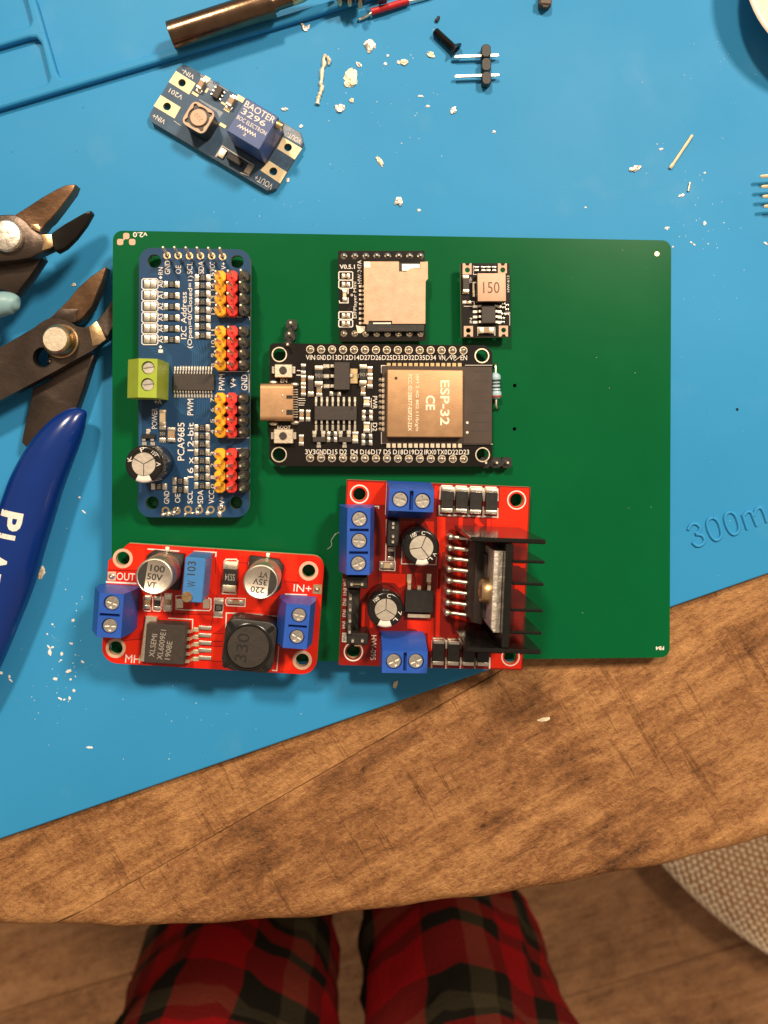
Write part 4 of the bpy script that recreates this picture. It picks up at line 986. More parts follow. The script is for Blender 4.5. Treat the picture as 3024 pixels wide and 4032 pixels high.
# control header with its two end jumpers
hb = B.box('control_header', cI, 205, 290, 372, 940, 2.5, m_blk, .05, b=.2)
for y in (435, 598, 760, 920): p = B.L(cI, 245+(920-y)*.03, y, 8); B.add('pin', g_box(.64, .64, 8.2, .1), m_pin, hb, T3(p.x, p.y), key='ch')
for (x0, y0, x1, y1, py, px0, px1) in ((205, 105, 505, 290, 228, 275, 428), (205, 930, 515, 1105, 1120, 290, 430)):
    jb = B.box('jumper', cI, x0, y0, x1, y1, 7.0, m_blk, .05, b=.2)
    for xx in (px0, px1): p = B.L(cI, xx, (y0+y1)/2+30, 7.3); B.add('pin', g_box(.64, .64, 7.6, .1), m_pin, jb, T3(p.x, p.y), key='jq')
    B.box('clip', cI, px0+25, py-14, px1-22, py+6, 7.25, m_gold, 6.9, parent=jb, b=.03)
for t, y in (('ENA', 200), ('IN1', 330), ('IN2', 485), ('IN3', 645), ('IN4', 815)): B.text(cI, t, 182-(y-200)*.03, y, 105, 52, -90)
B.poly(cI, [(140, 925), (205, 930), (200, 1065), (132, 1060)], .045, B.silk)
mk = []; B.text(cI, 'ENB', 168, 993, 105, 44, -90, .07, .012, mk); B.add('dark_print', gj(*mk), m_dark, None, smooth=0)
B.text(cI, 'HW-095', 592, 1142, 358, 78, -90)
# heatsink: web plate, two long end plates, four fins; built at its real 25 mm height
HT = 25.
k25 = lambda c, x, y: B.L(c, x, y, HT)
xw0, xw1 = k25(cJ, 1002, 1200).x, k25(cJ, 1105, 1200).x
fx = k25(cJ, 1545, 1215).x; lx = k25(cJ, 530, 935).x
ys = [k25(cJ, 1300, 938).y, k25(cJ, 1300, 1216).y, k25(cJ, 1300, 1520).y, k25(cK, 1300, 566).y, k25(cK, 1300, 872).y, k25(cK, 1300, 1128).y]
hsk = B.add('heatsink', gx(g_box(xw1-xw0, ys[0]-ys[-1]-1.35, HT-1.8, .05), T3((xw0+xw1)/2, (ys[0]+ys[-1])/2, 1.8)), m_anod)
for i, y in enumerate(ys):
    x0 = lx if i in (0, 5) else xw1+.01
    th = .95 if i in (0, 5) else .6
    if i == 0 or i == 5: B.add('end_plate', g_box(fx-x0, th, HT-1.8, .18), m_anod, hsk, T3((x0+fx)/2, y, 1.8))
    else: B.add('fin', g_box(fx-x0, th, HT-1.8, .22), m_anod, hsk, T3((x0+fx)/2, y, 1.8), key='fin')
# driver chip standing against the heatsink
tx0, tx1 = k25(cJ, 868, 1300).x, xw0-.01
ty0, ty1 = k25(cJ, 900, 1088).y, k25(cK, 900, 905).y
th_ = HT-2.2
tab = B.add('driver_chip_tab', g_prismb([(tx0, ty0), (tx1, ty0), (tx1, ty1), (tx0+.6, ty1), (tx0, ty1+.9)], 3, th_, .1, 1), m_alurough)
bx0, bx1 = B.L(cJ, 585, 1300, 13.5).x, tx0-.01
B.add('driver_chip_body', g_prismb([(bx0, ty0+1.0), (bx1, ty0+1.4), (bx1, ty1-.6), (bx0, ty1-.2)], 2.6, 13.5, .5, 2), m_ic)
B.add('driver_chip_shoulder', g_box(bx1-bx0-1.6, abs(ty0-ty1)-3, 3.2, .6), m_ic, None, T3((bx0+bx1)/2+.8, (ty0+ty1)/2, 13.5))
sc = B.L(cK, 790, 300, 18.5)
B.add('chip_screw', gx(g_lathe([(2.9, 0), (2.9, .7), (2.2, 1.7), (0, 2.0)], 24), Matrix.Rotation(R(-90), 4, 'Y')), m_brass, tab, T3(tx0-.01, sc.y, 18.5), smooth=40)
for i, (x, yv) in enumerate(zip((1772, 1770, 1768.5, 1767, 1766, 1764, 1761, 1759), (2114.6, 2158, 2200, 2242, 2286.5, 2329.7, 2373, 2413.6))):
    p = B.L(PXC, x, yv, 3.2); e = Vector((bx0+.3, p.y-.12, 4.0))
    pts = [(p.x-.15, p.y, -.2), (p.x-.15, p.y, 2.0), (p.x+.05, p.y, 2.9), (p.x+.7, p.y, 3.2), (p.x+1.6, p.y, 3.3), (e.x-.4, e.y, 4.0), (e.x, e.y, 4.0)]
    B.add('chip_lead', g_tube(spline(pts, 3), [.42]*4+[.55, .72, .78, .74, .66, .56]+[.44]*9, 8), m_pin, smooth=60)
    B.joint(PXC, x-1, yv-3, 13, .8, .5)
for i in range(7):
    y = 2136+i*43; p = B.L(PXC, 1846-i*1.6, y, .5); B.add('chip_lead', g_tube([(p.x, p.y, 0), (p.x, p.y, 1.6), (p.x+.9, p.y, 3.2)], .4, 6), m_pin, smooth=50); B.joint(PXC, 1846-i*1.6, y, 11, .5)
# flyback diodes
for x, y0, y1, c in ((213, 205, 545, cJ), (411, 210, 552, cJ), (602, 220, 565, cJ), (816, 225, 570, cJ)):
    B.smd('diode', c, x-70, y0, x+70, y1, 1.9, m_blk, .15, vert=True, fr=1.04, endmat=m_solder)
for x, y0, y1 in ((92, 965, 1310), (297, 975, 1315), (505, 985, 1320), (705, 990, 1325)): B.smd('diode', cK, x-70, y0, x+70, y1, 1.9, m_blk, .15, vert=True, fr=1.04)
for x0, x1 in ((108, 303), (303, 498), (498, 705), (705, 905)):
    s_ = (x0-108)*.035
    B.line(cJ, [(x0, 360+s_), (x0+10, 205+s_), (x0+35, 180+s_), (x1-35, 185+s_), (x1-8, 210+s_), (x1-5, 360+s_)], 18); B.line(cJ, [(x0-6, 455+s_), (x0-8, 575+s_), (x1-8, 590+s_), (x1-8, 470+s_)], 18)
for x0, x1 in ((0, 195), (195, 390), (390, 590), (590, 790)):
    B.line(cK, [(x0+5, 1080), (x0+8, 980), (x0+35, 945), (x1-30, 950), (x1, 985), (x1-2, 1080)], 16); B.line(cK, [(x0, 1215), (x0-4, 1340)], 22); B.line(cK, [(x1, 1215), (x1-4, 1345)], 22)
# copper areas
for pts in ([(925, 185), (1325, 205), (1310, 795), (815, 785), (815, 612), (915, 612)], [(75, 600), (185, 610), (185, 1075), (142, 1090), (112, 1585), (78, 1585), (95, 1000), (75, 880)], [(368, 600), (425, 600), (418, 770), (380, 800), (362, 790)],
            [(590, 585), (640, 585), (650, 665), (712, 725), (712, 790), (655, 890), (590, 890), (640, 790), (645, 740), (582, 680)], [(752, 610), (810, 612), (806, 895), (745, 895)], [(362, 950), (412, 950), (385, 1588), (338, 1588)],
            [(40, 180), (100, 185), (100, 360), (35, 355)], [(1110, 1240), (1300, 1240), (1295, 1300), (1105, 1300)]): B.poly(cJ, pts)
for pts in ([(75, 0), (132, 0), (104, 925), (50, 925)], [(335, 110), (382, 110), (362, 940), (308, 940)], [(1130, 215), (1290, 218), (1280, 540), (1130, 540)], [(810, 1150), (1240, 1170), (1235, 1375), (800, 1350)], [(0, 670), (20, 670), (20, 930), (0, 930)]): B.poly(cK, pts)
for pts in ([(715, 62), (1060, 75), (1055, 230), (970, 275), (905, 210), (720, 190)], [(418, 470), (475, 475), (455, 930), (402, 925)], [(1085, 725), (1450, 722), (1438, 1190), (1385, 1195), (1380, 935), (1255, 930), (1210, 880), (1080, 865)], [(540, 735), (580, 800), (580, 858), (535, 850)], [(1190, 60), (1310, 60), (1285, 290), (1225, 290)]): B.poly(cI, pts)
for pts in ([(208, 130), (775, 155), (760, 470), (200, 465)], [(965, 700), (1195, 705), (1190, 780), (1080, 830), (965, 850)], [(1340, 710), (1470, 712), (1470, 900), (1400, 830)], [(970, 1340), (1000, 1340), (1000, 1470), (968, 1460)]): B.poly(cH, pts)
B.finish(m_silk, m_redhi)

# ================================================================ loose grey-blue boost board lying on the mat
MZ = Frame((0, 0, 0), (1, 0, 0), (0, 1, 0))
B = Board('step_up_module', 'scuffed grey blue boost board with a navy trimmer block, loose on the mat', 'circuit module',
          [(703.5, 244.6), (1211.7, 531.5), (1072, 769), (586.6, 466)], MZ, .06, 1.6, m_greyb, m_fr4d, rad=(2.2, 1.6, 1.6, 1.2), ch=(0, 1, 1, 1))
for c, quad, hx, hy, r in ((e3, [(650, 240), (1025, 480), (900, 695), (510, 455)], 765, 470, 74), (e3, [(355, 705), (740, 940), (620, 1155), (220, 915)], 478, 925, 77), (e4, [(1155, 700), (1480, 895), (1355, 1085), (1050, 895)], 1240, 875, 68), (e4, [(920, 1105), (1220, 1300), (1105, 1495), (765, 1270)], 988, 1288, 70)):
    p = B.L(c, hx, hy); hc = circ(p.x, p.y, r*B.k(c), 22); B.holes.append(hc)
    B.pad('wire_pad', c, quad, m_padc, .05, [hc])
# inductor
q = [B.L(e3, *p, 5.4) for p in ((985, 790), (1430, 1045), (1180, 1500), (725, 1200))]; ct = sum(q, Vector())/4; wd = ((q[1]-q[0]).length+(q[3]-q[0]).length)/2
ind = B.add('inductor', g_prismb(rrect(wd-.15, wd-.15, 1.3, 3), .05, 5.0, .2, 1), m_blk, None, T3(ct.x, ct.y))
arms = [(r_*math.cos(R(a)), r_*math.sin(R(a))) for a, r_ in [(i*10, wd*.425+(.75 if i % 9 in (4, 5) else 0)) for i in range(36)]]
B.add('ferrite_frame', g_prism(rrect(wd, wd, 1.3, 3), 4.9, 5.4, [arms]), m_pink, ind, T3(ct.x, ct.y))
B.add('core_disc', g_lathe([(wd*.325, 4.6), (wd*.325, 5.35), (wd*.31, 5.45), (0, 5.45)], 36), m_pink, ind, T3(ct.x, ct.y, 0), smooth=30)
mk = [g_text('220', 0, 0, 2.3, 1.0, 160, 5.47, 0)]; B.add('printed_value', gj(*mk), m_cer, ind, T3(ct.x, ct.y), smooth=0)
# trimmer block
q = [B.L(e4, *p, 10) for p in ((500, 42), (1095, 322), (738, 935), (188, 578))]; ct = sum(q, Vector())/4
lw_, lh_ = ((q[1]-q[0]).length+(q[2]-q[3]).length)/2, ((q[0]-q[3]).length+(q[1]-q[2]).length)/2
tr = B.add('trimmer', g_box(lw_, lh_, 9.0, .18), m_navy, None, T3(ct.x, ct.y, 1.0))
B.add('trimmer_base', g_box(lw_*1.005, lh_*1.005, .9, .05), m_blk, tr, T3(ct.x, ct.y, .05))
B.add('adjusting_screw', gx(g_screwhead(1.05, 'slot'), Matrix.Rotation(R(90), 4, 'Y') @ Matrix.Diagonal((1, 1, 3, 1))), m_brass, tr, T3(ct.x+lw_/2-.05, ct.y+lh_/2-1.3, 8.6))
mk = [g_text('BAOTER', .1, lh_*.36, lw_*.9, 1.5, 0, 10.02, .008), g_text('3296', -lw_*.06, lh_*.16, lw_*.72, 1.35, 0, 10.02, .008), g_text('BOC ELECTRON', 0, -lh_*.04, lw_*.88, .95, 0, 10.02, .004)]
zz = [(-lw_*.30+i*.33, -lh_*.22+(.32 if i % 2 else -.32)) for i in range(15)]; mk.append(g_line(zz, .2, 10.02)); mk.append(g_text('2', -.3, -lh_*.34, .7, .7, 0, 10.02))
B.add('trimmer_print', gj(*mk), m_silk, tr, T3(ct.x, ct.y), smooth=0)
# small parts
for c, quad, hh in ((e3, [(1125, 372), (1215, 420), (1125, 590), (1030, 535)], 1.5), (e4, [(255, -30), (345, 20), (245, 175), (165, 110)], 1.5)):
    q = [B.L(c, *p, hh) for p in quad]; ct = sum(q, Vector())/4; a_, b_ = (q[1]-q[0]).length, (q[3]-q[0]).length
    o = B.add('chip_capacitor', g_box(a_, b_, hh-.05, .1), m_cer, None, T3(ct.x, ct.y, .05))
    for sg in (-1, 1): B.add('terminal', g_box(a_*1.2, b_*.42, .35, .12, 2), m_solder, o, T3(ct.x, ct.y+sg*b_*.62, .02)); B.add('end_cap', g_box(a_*1.02, b_*.22, hh, .08), m_tin, o, T3(ct.x, ct.y+sg*b_*.42, .03))
p = B.L(e3, 1440, 640, 1.1); o = B.add('converter_chip', g_box(1.6, 2.9, 1.0, .1), m_ic, None, T3(p.x, p.y, .08))
for sx in (-1, 1):
    for i in range(3): B.add('leg', g_box(.7, .4, .35, .08), m_solder, o, T3(p.x+sx*1.15, p.y+(i-1)*.95, .02), key='sotleg')
q = [B.L(e4, *p, 2.0) for p in ((230, 960), (480, 1080), (400, 1190), (155, 1050))]; ct = sum(q, Vector())/4
o = B.add('diode', g_box((q[1]-q[0]).length, (q[3]-q[0]).length, 1.9, .2), m_ic, None, T3(ct.x, ct.y, .05))
for sg in (-1, 1): B.add('terminal', g_box(1.6, 2.3, .5, .12, 2), m_tin, o, T3(ct.x+sg*3.7, ct.y, .02))
for (c, x, y, dx, dy) in ((e3, 1250, 390, 1.6, .9), (e3, 1020, 690, 1.7, .7), (e4, 420, 40, 2.0, 1.3), (e3, 1560, 870, 1.2, .5), (e4, 190, 230, 1.6, .8), (e4, 120, 500, 1.7, .8), (e3, 1240, 620, .6, 1.2)):
    p = B.L(c, x, y); B.add('tinned_pad', g_box(dx, dy, .12, .04), m_padc, None, T3(p.x, p.y, .01))
for (c, x, y) in ((e4, 1020, 1030), (e4, 1105, 1085), (e4, 1210, 1165), (e3, 1085, 300), (e3, 1390, 470), (e3, 1450, 480)):
    p = B.L(c, x, y); B.add('via', g_prism(circ(0, 0, .42, 14), .01, .07, [circ(0, 0, .2, 14)]), m_greyb, None, T3(p.x, p.y), key='via')
for t, c, x, y, l, h in (('VIN-', e3, 880, 300, 270, 85), ('V201', e3, 648, 685, 290, 88), ('VIN+', e3, 322, 1160, 270, 95), ('VOUT+', e4, 825, 1470, 340, 105), ('VOUT-', e4, 1345, 715, 270, 85)): B.text(c, t, x, y, l, h, 180)
for pts in ([(1130, 265), (1659, 540), (1659, 640), (1560, 580), (1500, 700), (1250, 600), (1215, 400), (1110, 330)],): B.poly(e3, pts)
B.line(e3, [(610, 1200), (735, 1290)], 8); B.line(e4, [(0, 1030), (110, 850), (650, 1180), (620, 1250), (560, 1360), (430, 1310)], 18)
for c, pts in ((e3, [(1100, 780), (1560, 1040), (1480, 1150), (1440, 1040), (1090, 800)]), (e4, [(1150, 420), (1250, 470), (1560, 660), (1550, 760), (1490, 850), (1170, 680)])): B.poly(c, pts)
B.finish(m_silk, M('flux_residue', (.20, .23, .28), .45, var=.3, scale=900, bump=.5, bscale=900))

# ================================================================ cutters
def plate(name, c, pts, z0, z1, mat, parent, b=.35, k=0):
    q = [W3(c(*p), z1) for p in pts]
    if k: 
        cl = q+[q[0]]; q = spline(cl, k)[:-1]
    return add(name, g_prismb([(v.x, v.y) for v in q], z0, z1, b, 2), mat, parent)
def blade(name, c, outline, ridge, z0, z1, mat, parent):   # plate whose top falls from a ridge line to the cutting edge
    q = [W3(c(p[0], p[1]), z1) for p in outline]; n = len(q)
    r = [W3(c(*p), z1) for p in ridge]
    bm = bmesh.new()
    lo = [bm.verts.new((v.x, v.y, z0)) for v in q]
    hi = [bm.verts.new((v.x, v.y, z0+(z1-z0)*t)) for v, t in zip(q, [p[2] if len(p) > 2 else 1. for p in outline])]
    bm.faces.new(lo[::-1])
    for i in range(n): bm.faces.new((lo[i], lo[(i+1) % n], hi[(i+1) % n], hi[i]))
    f = bm.faces.new(hi)
    bmesh.ops.triangulate(bm, faces=[f]); bmesh.ops.recalc_face_normals(bm, faces=list(bm.faces))
    bmesh.ops.bevel(bm, geom=[e for e in bm.edges if e.verts[0].co.z > z0+.05 and e.verts[1].co.z > z0+.05 and len(e.link_faces) == 2 and e.calc_face_angle(0) > .5], offset=.18, segments=1, affect='EDGES')
    return add(name, from_bm(bm), mat, parent)
P2 = lambda pts: [(p[0], p[1]) for p in pts]
WF = Frame((0, 0, 0), (1, 0, 0), (0, 1, 0))
# lower cutter, blue grip
o = thing('flush_cutter', 'flush cutter with glossy blue grip, its brass pivot beside the green board', 'cutters', WF)
q = [W3(e6(*p), 8.2) for p in [(610, 800), (700, 798), (800, 820), (890, 858), (950, 900), (1040, 918), (1120, 895), (1200, 838), (1262, 930), (1322, 1058), (1255, 1108), (1150, 1200), (1000, 1280), (700, 1450), (300, 1662), (-200, 1930), (-700, 2190), (-700, 1560), (-200, 1280), (0, 1165), (250, 1020), (430, 915), (510, 850)]]
hp = W3(e6(532, 1285), 8.2)
arm = add('upper_arm', g_prism([(v.x, v.y) for v in q], 5.2, 8.2, [circ(hp.x, hp.y, 2.3, 32)]), m_jaw, o)
plate('lower_arm', e6, [(560, 980), (900, 1000), (1165, 1262), (1110, 1430), (1040, 1660), (945, 1930), (850, 2260), (520, 2440), (350, 2440), (262, 2345), (320, 2050), (380, 1800), (405, 1660), (480, 1640), (620, 1560)], 2.0, 5.1, m_jaw, o, .45)
blade('jaw', e6, [(618, 798, 1), (740, 680, 1), (860, 560, 1), (960, 430, 1), (1110, 280, .9), (1285, 142, .7), (1300, 155, .7), (1262, 300, .75), (1200, 450, .75), (1120, 650, .75), (1010, 785, .8), (958, 835, .85), (900, 850, 1)], [], 3.2, 7.6, m_jawr, o)
plate('jaw_facet', e6, [(750, 678), (985, 682), (940, 745), (955, 800), (940, 850), (880, 850), (790, 815), (640, 796)], 7.55, 7.75, m_jaw, o, .1)
blade('jaw', e6, [(1205, 832, 1), (1300, 700, .9), (1400, 540, .8), (1490, 400, .5), (1510, 410, .5), (1480, 640, .6), (1400, 880, .7), (1318, 1060, .9)], [], 3.0, 6.2, m_jaw, o)
plate('bolster', e6, [(1100, 905), (1200, 835), (1260, 930), (1318, 1062), (1235, 1125), (1150, 1150), (1130, 1020)], 8.15, 8.5, m_brass, o, .2)
p = W3(e6(765, 1085), 8.2)
piv = add('pivot', g_lathe([(3.95, 8.0), (3.95, 8.5), (3.7, 8.7), (3.65, 10.2), (3.2, 11.4), (2.75, 11.8), (0, 11.85)], 40), m_brass, o, T3(p.x, p.y), smooth=30)
add('pivot_face', g_lathe([(2.75, 11.84), (2.70, 11.92), (0, 11.93)], 40), m_tin, piv, T3(p.x, p.y))
add('pivot_washer', g_prism(circ(0, 0, 4.15, 40), 8.16, 8.32, [circ(0, 0, 3.6, 40)]), m_blk, piv, T3(p.x, p.y))
p = W3(e6(532, 1285), 8.2)
add('spring_hole', g_prism(circ(0, 0, 2.55, 32), 8.17, 8.28, [circ(0, 0, 2.3, 32)]), m_jaw, o, T3(p.x, p.y))
add('spring_end', g_lathe([(.8, 5.15), (.7, 6.2), (0, 6.75)], 16), m_jaw, o, T3(p.x+.9, p.y-.9), smooth=60)
def grip(name, c, line, mat, parent, zc, flat=.9):
    pts = [W3(c(x, y), z)+Vector((0, 0, 0)) for x, y, w, z in line]
    P = spline(pts, 5); ws = spline([Vector((w*(c(1, 0)[0]-c(0, 0)[0])*(HC-6)/F, 0, 0)) for x, y, w, z in line], 5)
    return add(name, g_tube(P, [v.x for v in ws], 28, flat), mat, parent, smooth=60)
gl = [(514, 208, 8, 6), (506, 220, 36, 6), (462, 262, 78, 6), (395, 348, 116, 6), (312, 482, 144, 6), (232, 650, 160, 6), (170, 830, 167, 6), (105, 1030, 171, 6), (45, 1230, 172, 6), (-42, 1460, 168, 6), (-135, 1700, 160, 6), (-240, 1960, 140, 5.6), (-310, 2130, 100, 5.2), (-330, 2185, 40, 5.2)]
gr = grip('grip', cN, gl, m_grip, o, 6, .82)
bvh = BVHTree.FromPolygons([v.co*1000 for v in gr.data.vertices], [p.vertices for p in gr.data.polygons])
gs = []
for ch, x, y, w, h in (('P', 50, 893, 118, 150), ('L', 5, 1012, 84, 150), ('A', -40, 1138, 128, 150), ('T', -85, 1265, 118, 150), ('O', -128, 1392, 128, 150)):
    p = W3(cN(x, y), 12); k = (480/748)*(HC-12)/F
    g = g_text(ch, p.x, p.y, w*k, h*k, -101, 0, .035)
    bm = bmesh.new(); vs = [bm.verts.new(v) for v in g[0]]
    for f in g[1]: bm.faces.new([vs[i] for i in f])
    for _ in range(2): bmesh.ops.subdivide_edges(bm, edges=[e for e in bm.edges if e.calc_length() > .5], cuts=1, use_grid_fill=False)
    bmesh.ops.triangulate(bm, faces=list(bm.faces))
    for v in bm.verts:
        hit = bvh.ray_cast(Vector((v.co.x, v.co.y, 60)), Vector((0, 0, -1)))
        v.co.z = (hit[0].z if hit[0] else 11)+.06
    gs.append(from_bm(bm))
add('grip_lettering', gj(*gs), m_silk, gr, smooth=60)
gl2 = [(-190, 430, 60, 7), (-300, 520, 120, 7), (-430, 700, 140, 7), (-560, 1000, 150, 7), (-640, 1400, 150, 6.5), (-690, 1800, 140, 6.2), (-700, 2100, 90, 6)]
grip('grip', cN, gl2, m_grip, o, 6)
# upper cutter, grey grip
o = thing('flush_cutter', 'flush cutter with pale grey blue grip and a scratched round pivot', 'cutters', WF)
Z = 13.
plate('upper_arm', cM, [(-500, 560), (-200, 500), (0, 456), (100, 450), (170, 458), (235, 490), (300, 545), (350, 612), (400, 645), (445, 668), (562, 665), (572, 740), (575, 800), (540, 828), (460, 865), (330, 925), (180, 952), (0, 966), (-500, 1060)], Z, Z+3.2, m_jaw, o, .45)
plate('lower_arm', cM, [(100, 700), (350, 720), (455, 930), (330, 1120), (165, 1330), (75, 1290), (-120, 1250), (-400, 1350), (-400, 900)], Z-3.6, Z-.1, m_jaw, o, .4)
blade('jaw', cM, [(165, 456, 1), (300, 370, 1), (450, 272, 1), (600, 180, .95), (700, 125, .85), (765, 104, .7), (802, 112, .7), (772, 190, .75), (640, 370, .8), (540, 500, .85), (482, 550, .85), (442, 610, .85), (430, 660, .9), (345, 640, 1), (250, 560, 1)], [], Z-1.5, Z+2.6, m_jawr, o)
blade('jaw', cM, [(566, 655, 1), (700, 560, 1), (880, 440, .8), (930, 400, .6), (965, 394, .6), (970, 420, .55), (900, 545, .45), (790, 690, .5), (680, 800, .6), (590, 850, .8), (575, 800, 1)], [], Z-.5, Z+2.9, m_screwblk, o)
plate('bolster', cM, [(438, 672), (560, 668), (572, 745), (575, 798), (545, 820), (450, 850), (470, 760)], Z+3.1, Z+3.45, m_brass, o, .2)
plate('jaw_heel', cM, [(335, 560), (410, 560), (440, 600), (430, 645), (380, 625), (335, 590)], Z+2.55, Z+2.8, m_brass, o, .1)
p = W3(cM(75, 690), Z+4)
piv = add('pivot', g_lathe([(3.5, Z+3), (3.5, Z+4.2), (3.2, Z+4.7), (2.9, Z+4.85), (0, Z+4.85)], 40), m_alurough, o, T3(p.x, p.y), smooth=30)
add('scratch', g_box(3.6, .18, .06, .02), m_silk, piv, T3(p.x-.3, p.y-.1, Z+4.84, R(50)))
gg = [(215, 1440, 10, 13), (195, 1438, 60, 13), (140, 1425, 108, 13), (20, 1430, 130, 13), (-140, 1480, 140, 12.5), (-400, 1600, 150, 11), (-800, 1850, 150, 8), (-1200, 2150, 130, 7), (-1330, 2260, 60, 7)]
grip('grip', cM, gg, m_gripg, o, 13)
gg = [(-420, 780, 60, 14), (-560, 810, 130, 13), (-900, 960, 150, 11), (-1400, 1250, 150, 8), (-1700, 1500, 100, 7)]
grip('grip', cM, gg, m_gripg, o, 13)

# ================================================================ soldering tip, wire, headers, screw, pins
a, b = W3(c1(858, 180), 5.2), W3(c1(1372, 15), 5.2); d = (b-a); Ln = d.length
Mx = Matrix.Translation(a) @ d.to_track_quat('Z', 'Y').to_matrix().to_4x4()
sol = add('soldering_iron_tip', g_lathe([(2.55, 2.5), (2.55, 0), (3.1, 0), (3.2, .12), (3.2, Ln-.5), (3.1, Ln-.1), (2.2, Ln), (1.95, Ln+1), (1.9, Ln+4.5)], 44), m_bronze, None, Mx, smooth=30)
add('working_end', g_lathe([(1.92, Ln+4.5), (1.85, Ln+7), (.35, Ln+14), (0, Ln+14.2)], 24), m_brass, sol, Mx, smooth=30)
tag(sol, 'brown heat tinted soldering iron tip lying across the mat ridge', 'soldering tip')
# broken three pin strip
fr = Frame(W3(e5(1045, 110), 2.0), Vector((1, -.06, 0)), (0, 1, 0))
t3 = thing('broken_pin_strip', 'broken black three pin strip with copper pin ends beside the red wire', 'pin header', fr)
for i, x in enumerate((-2.45, -.15, 2.35)):
    bl = add('plastic_block', gj(g_box(2.3, 2.5, 2.4, .3), gx(g_box(1.5, 1.2, .5, .2), T3(.2, .3, 2.3, .4))), m_blk, t3, T3(x, 1.2+random.uniform(-.3, .3), 1.2, random.uniform(-.12, .12)))
    add('pin', g_tube([(0, 0, 4.8), (0, -.9, 3.2), (0, -1.6, 2.4), (0, -1.9, 1.4)], [.35, .4, .62, .55], 8), m_brass, bl, T3(x, 1.0-.5*(i == 2), .4), smooth=60)
    add('pin', g_tube([(0, 2.4, 2.4), (0, 9, 2.4)], .32, 4), m_pin, bl, T3(x, 0, 0), smooth=20)
w = [W3(e5(1215, 400), .6), W3(e5(1340, 345), .9), W3(e5(1475, 262), 1.2)]
wl = [W3(e5(1465, 245), 1.3), W3(c2(560, 45), 1.3), W3(c2(640, 20), 1.2), W3(c2(690, 5), 1.1)]
wi = add('hookup_wire', g_tube(spline(wl, 5), .82, 14), m_redwire, None, smooth=60); tag(wi, 'short red wire with stripped silver ends on the mat', 'wire')
add('stripped_end', g_tube(spline(w, 4), [.34]*9, 8), m_pin, wi, smooth=60)
add('stripped_end', g_tube([W3(c2(686, 6), 1.1), W3(c2(790, -8), .6), W3(c2(860, -30), .5)], .3, 8), m_pin, wi, smooth=60)
pb = W3(c2(532, 10), 2)
ck = add('plastic_chunk', gj(g_box(2.3, 2.6, 2.4, .3), gx(g_box(1.6, 2.2, 1.2, .3), T3(.2, 1.6, .3, .3))), m_blk, None, T3(pb.x, pb.y+.6, 1.9, .2)); tag(ck, 'rough black plastic chunk resting on the red wire', 'plastic chunk')
pb = W3(c2(1502, 20), 1.5)
ck = add('plastic_chunk', gj(g_box(3.0, 2.4, 2.5, .35), gx(g_box(2.4, 2.2, 2.0, .3), T3(.1, 2.2, .2, .1)), gx(g_box(1.4, .5, .8, .1), T3(.1, -1.3, 1.3))), m_crumbd, None, T3(pb.x, pb.y+.4, .02, -.06)); tag(ck, 'dark brown plastic chunk alone on the mat left of the little bowl', 'plastic chunk')
# black countersunk screw
a, b = W3(c2(848, 184), 1.0), W3(c2(972, 298), 1.3); d = b-a; Ln = d.length
Mx = Matrix.Translation(a) @ d.to_track_quat('Z', 'Y').to_matrix().to_4x4()
pr = [(0, 0), (.8, .05), (.95, .3)]
z = .3
while z < Ln-1.1: pr += [(.98, z+.12), (.80, z+.30)]; z += .42
pr += [(.95, Ln-1.0), (1.9, Ln-.1), (1.9, Ln+.1), (1.2, Ln+.14), (1.0, Ln-.3), (0, Ln-.32)]
tag(add('machine_screw', g_lathe(pr, 18), m_screwblk, None, Mx, smooth=45), 'small black countersunk machine screw lying near the two pin header', 'screw')
p = W3(c2(865, 112), .4); tag(add('metal_scrap', gj(g_box(1.5, .7, .6, .2), gx(g_box(.7, .3, .3, .1), T3(-.6, .3, .2, .6))), m_screwblk, None, T3(p.x, p.y, .02, 1.1)), 'tiny black scrap above the black screw', 'scrap')
p = W3((1593*1.8228, 884*1.8228), .2); tag(add('metal_scrap', g_box(.45, .6, .3, .1), m_screwblk, None, T3(p.x, p.y, .02, .4)), 'black speck right of the green board', 'scrap')
# two pin header
fr = Frame(W3(c2(1147, 408), 0), (1, .02, 0), (0, 1, 0)); t3 = thing('pin_header', 'black pin header with two long bright pins lying on the mat', 'pin header', fr)
kk = c2(1, 0)[0]-c2(0, 0)[0]; kk *= HC/F
for y in (-80, 0, 80): add('plastic_block', g_prismb(rrect(2.2, 3.1, .6, 1, (1, 1, 1, 1)), 0, 2.4, .15, 1), m_blk, t3, T3(0, y*kk*1.0, .02))
for y in (58, -58): add('pin', g_tube([(-7.5, 0, 0), (-7.2, 0, 0), (2.6, .15, 0), (3.1, .2, 0)], [.25, .4, .4, .25], 4), m_pin, t3, T3(0, y*kk, 1.3), smooth=20)
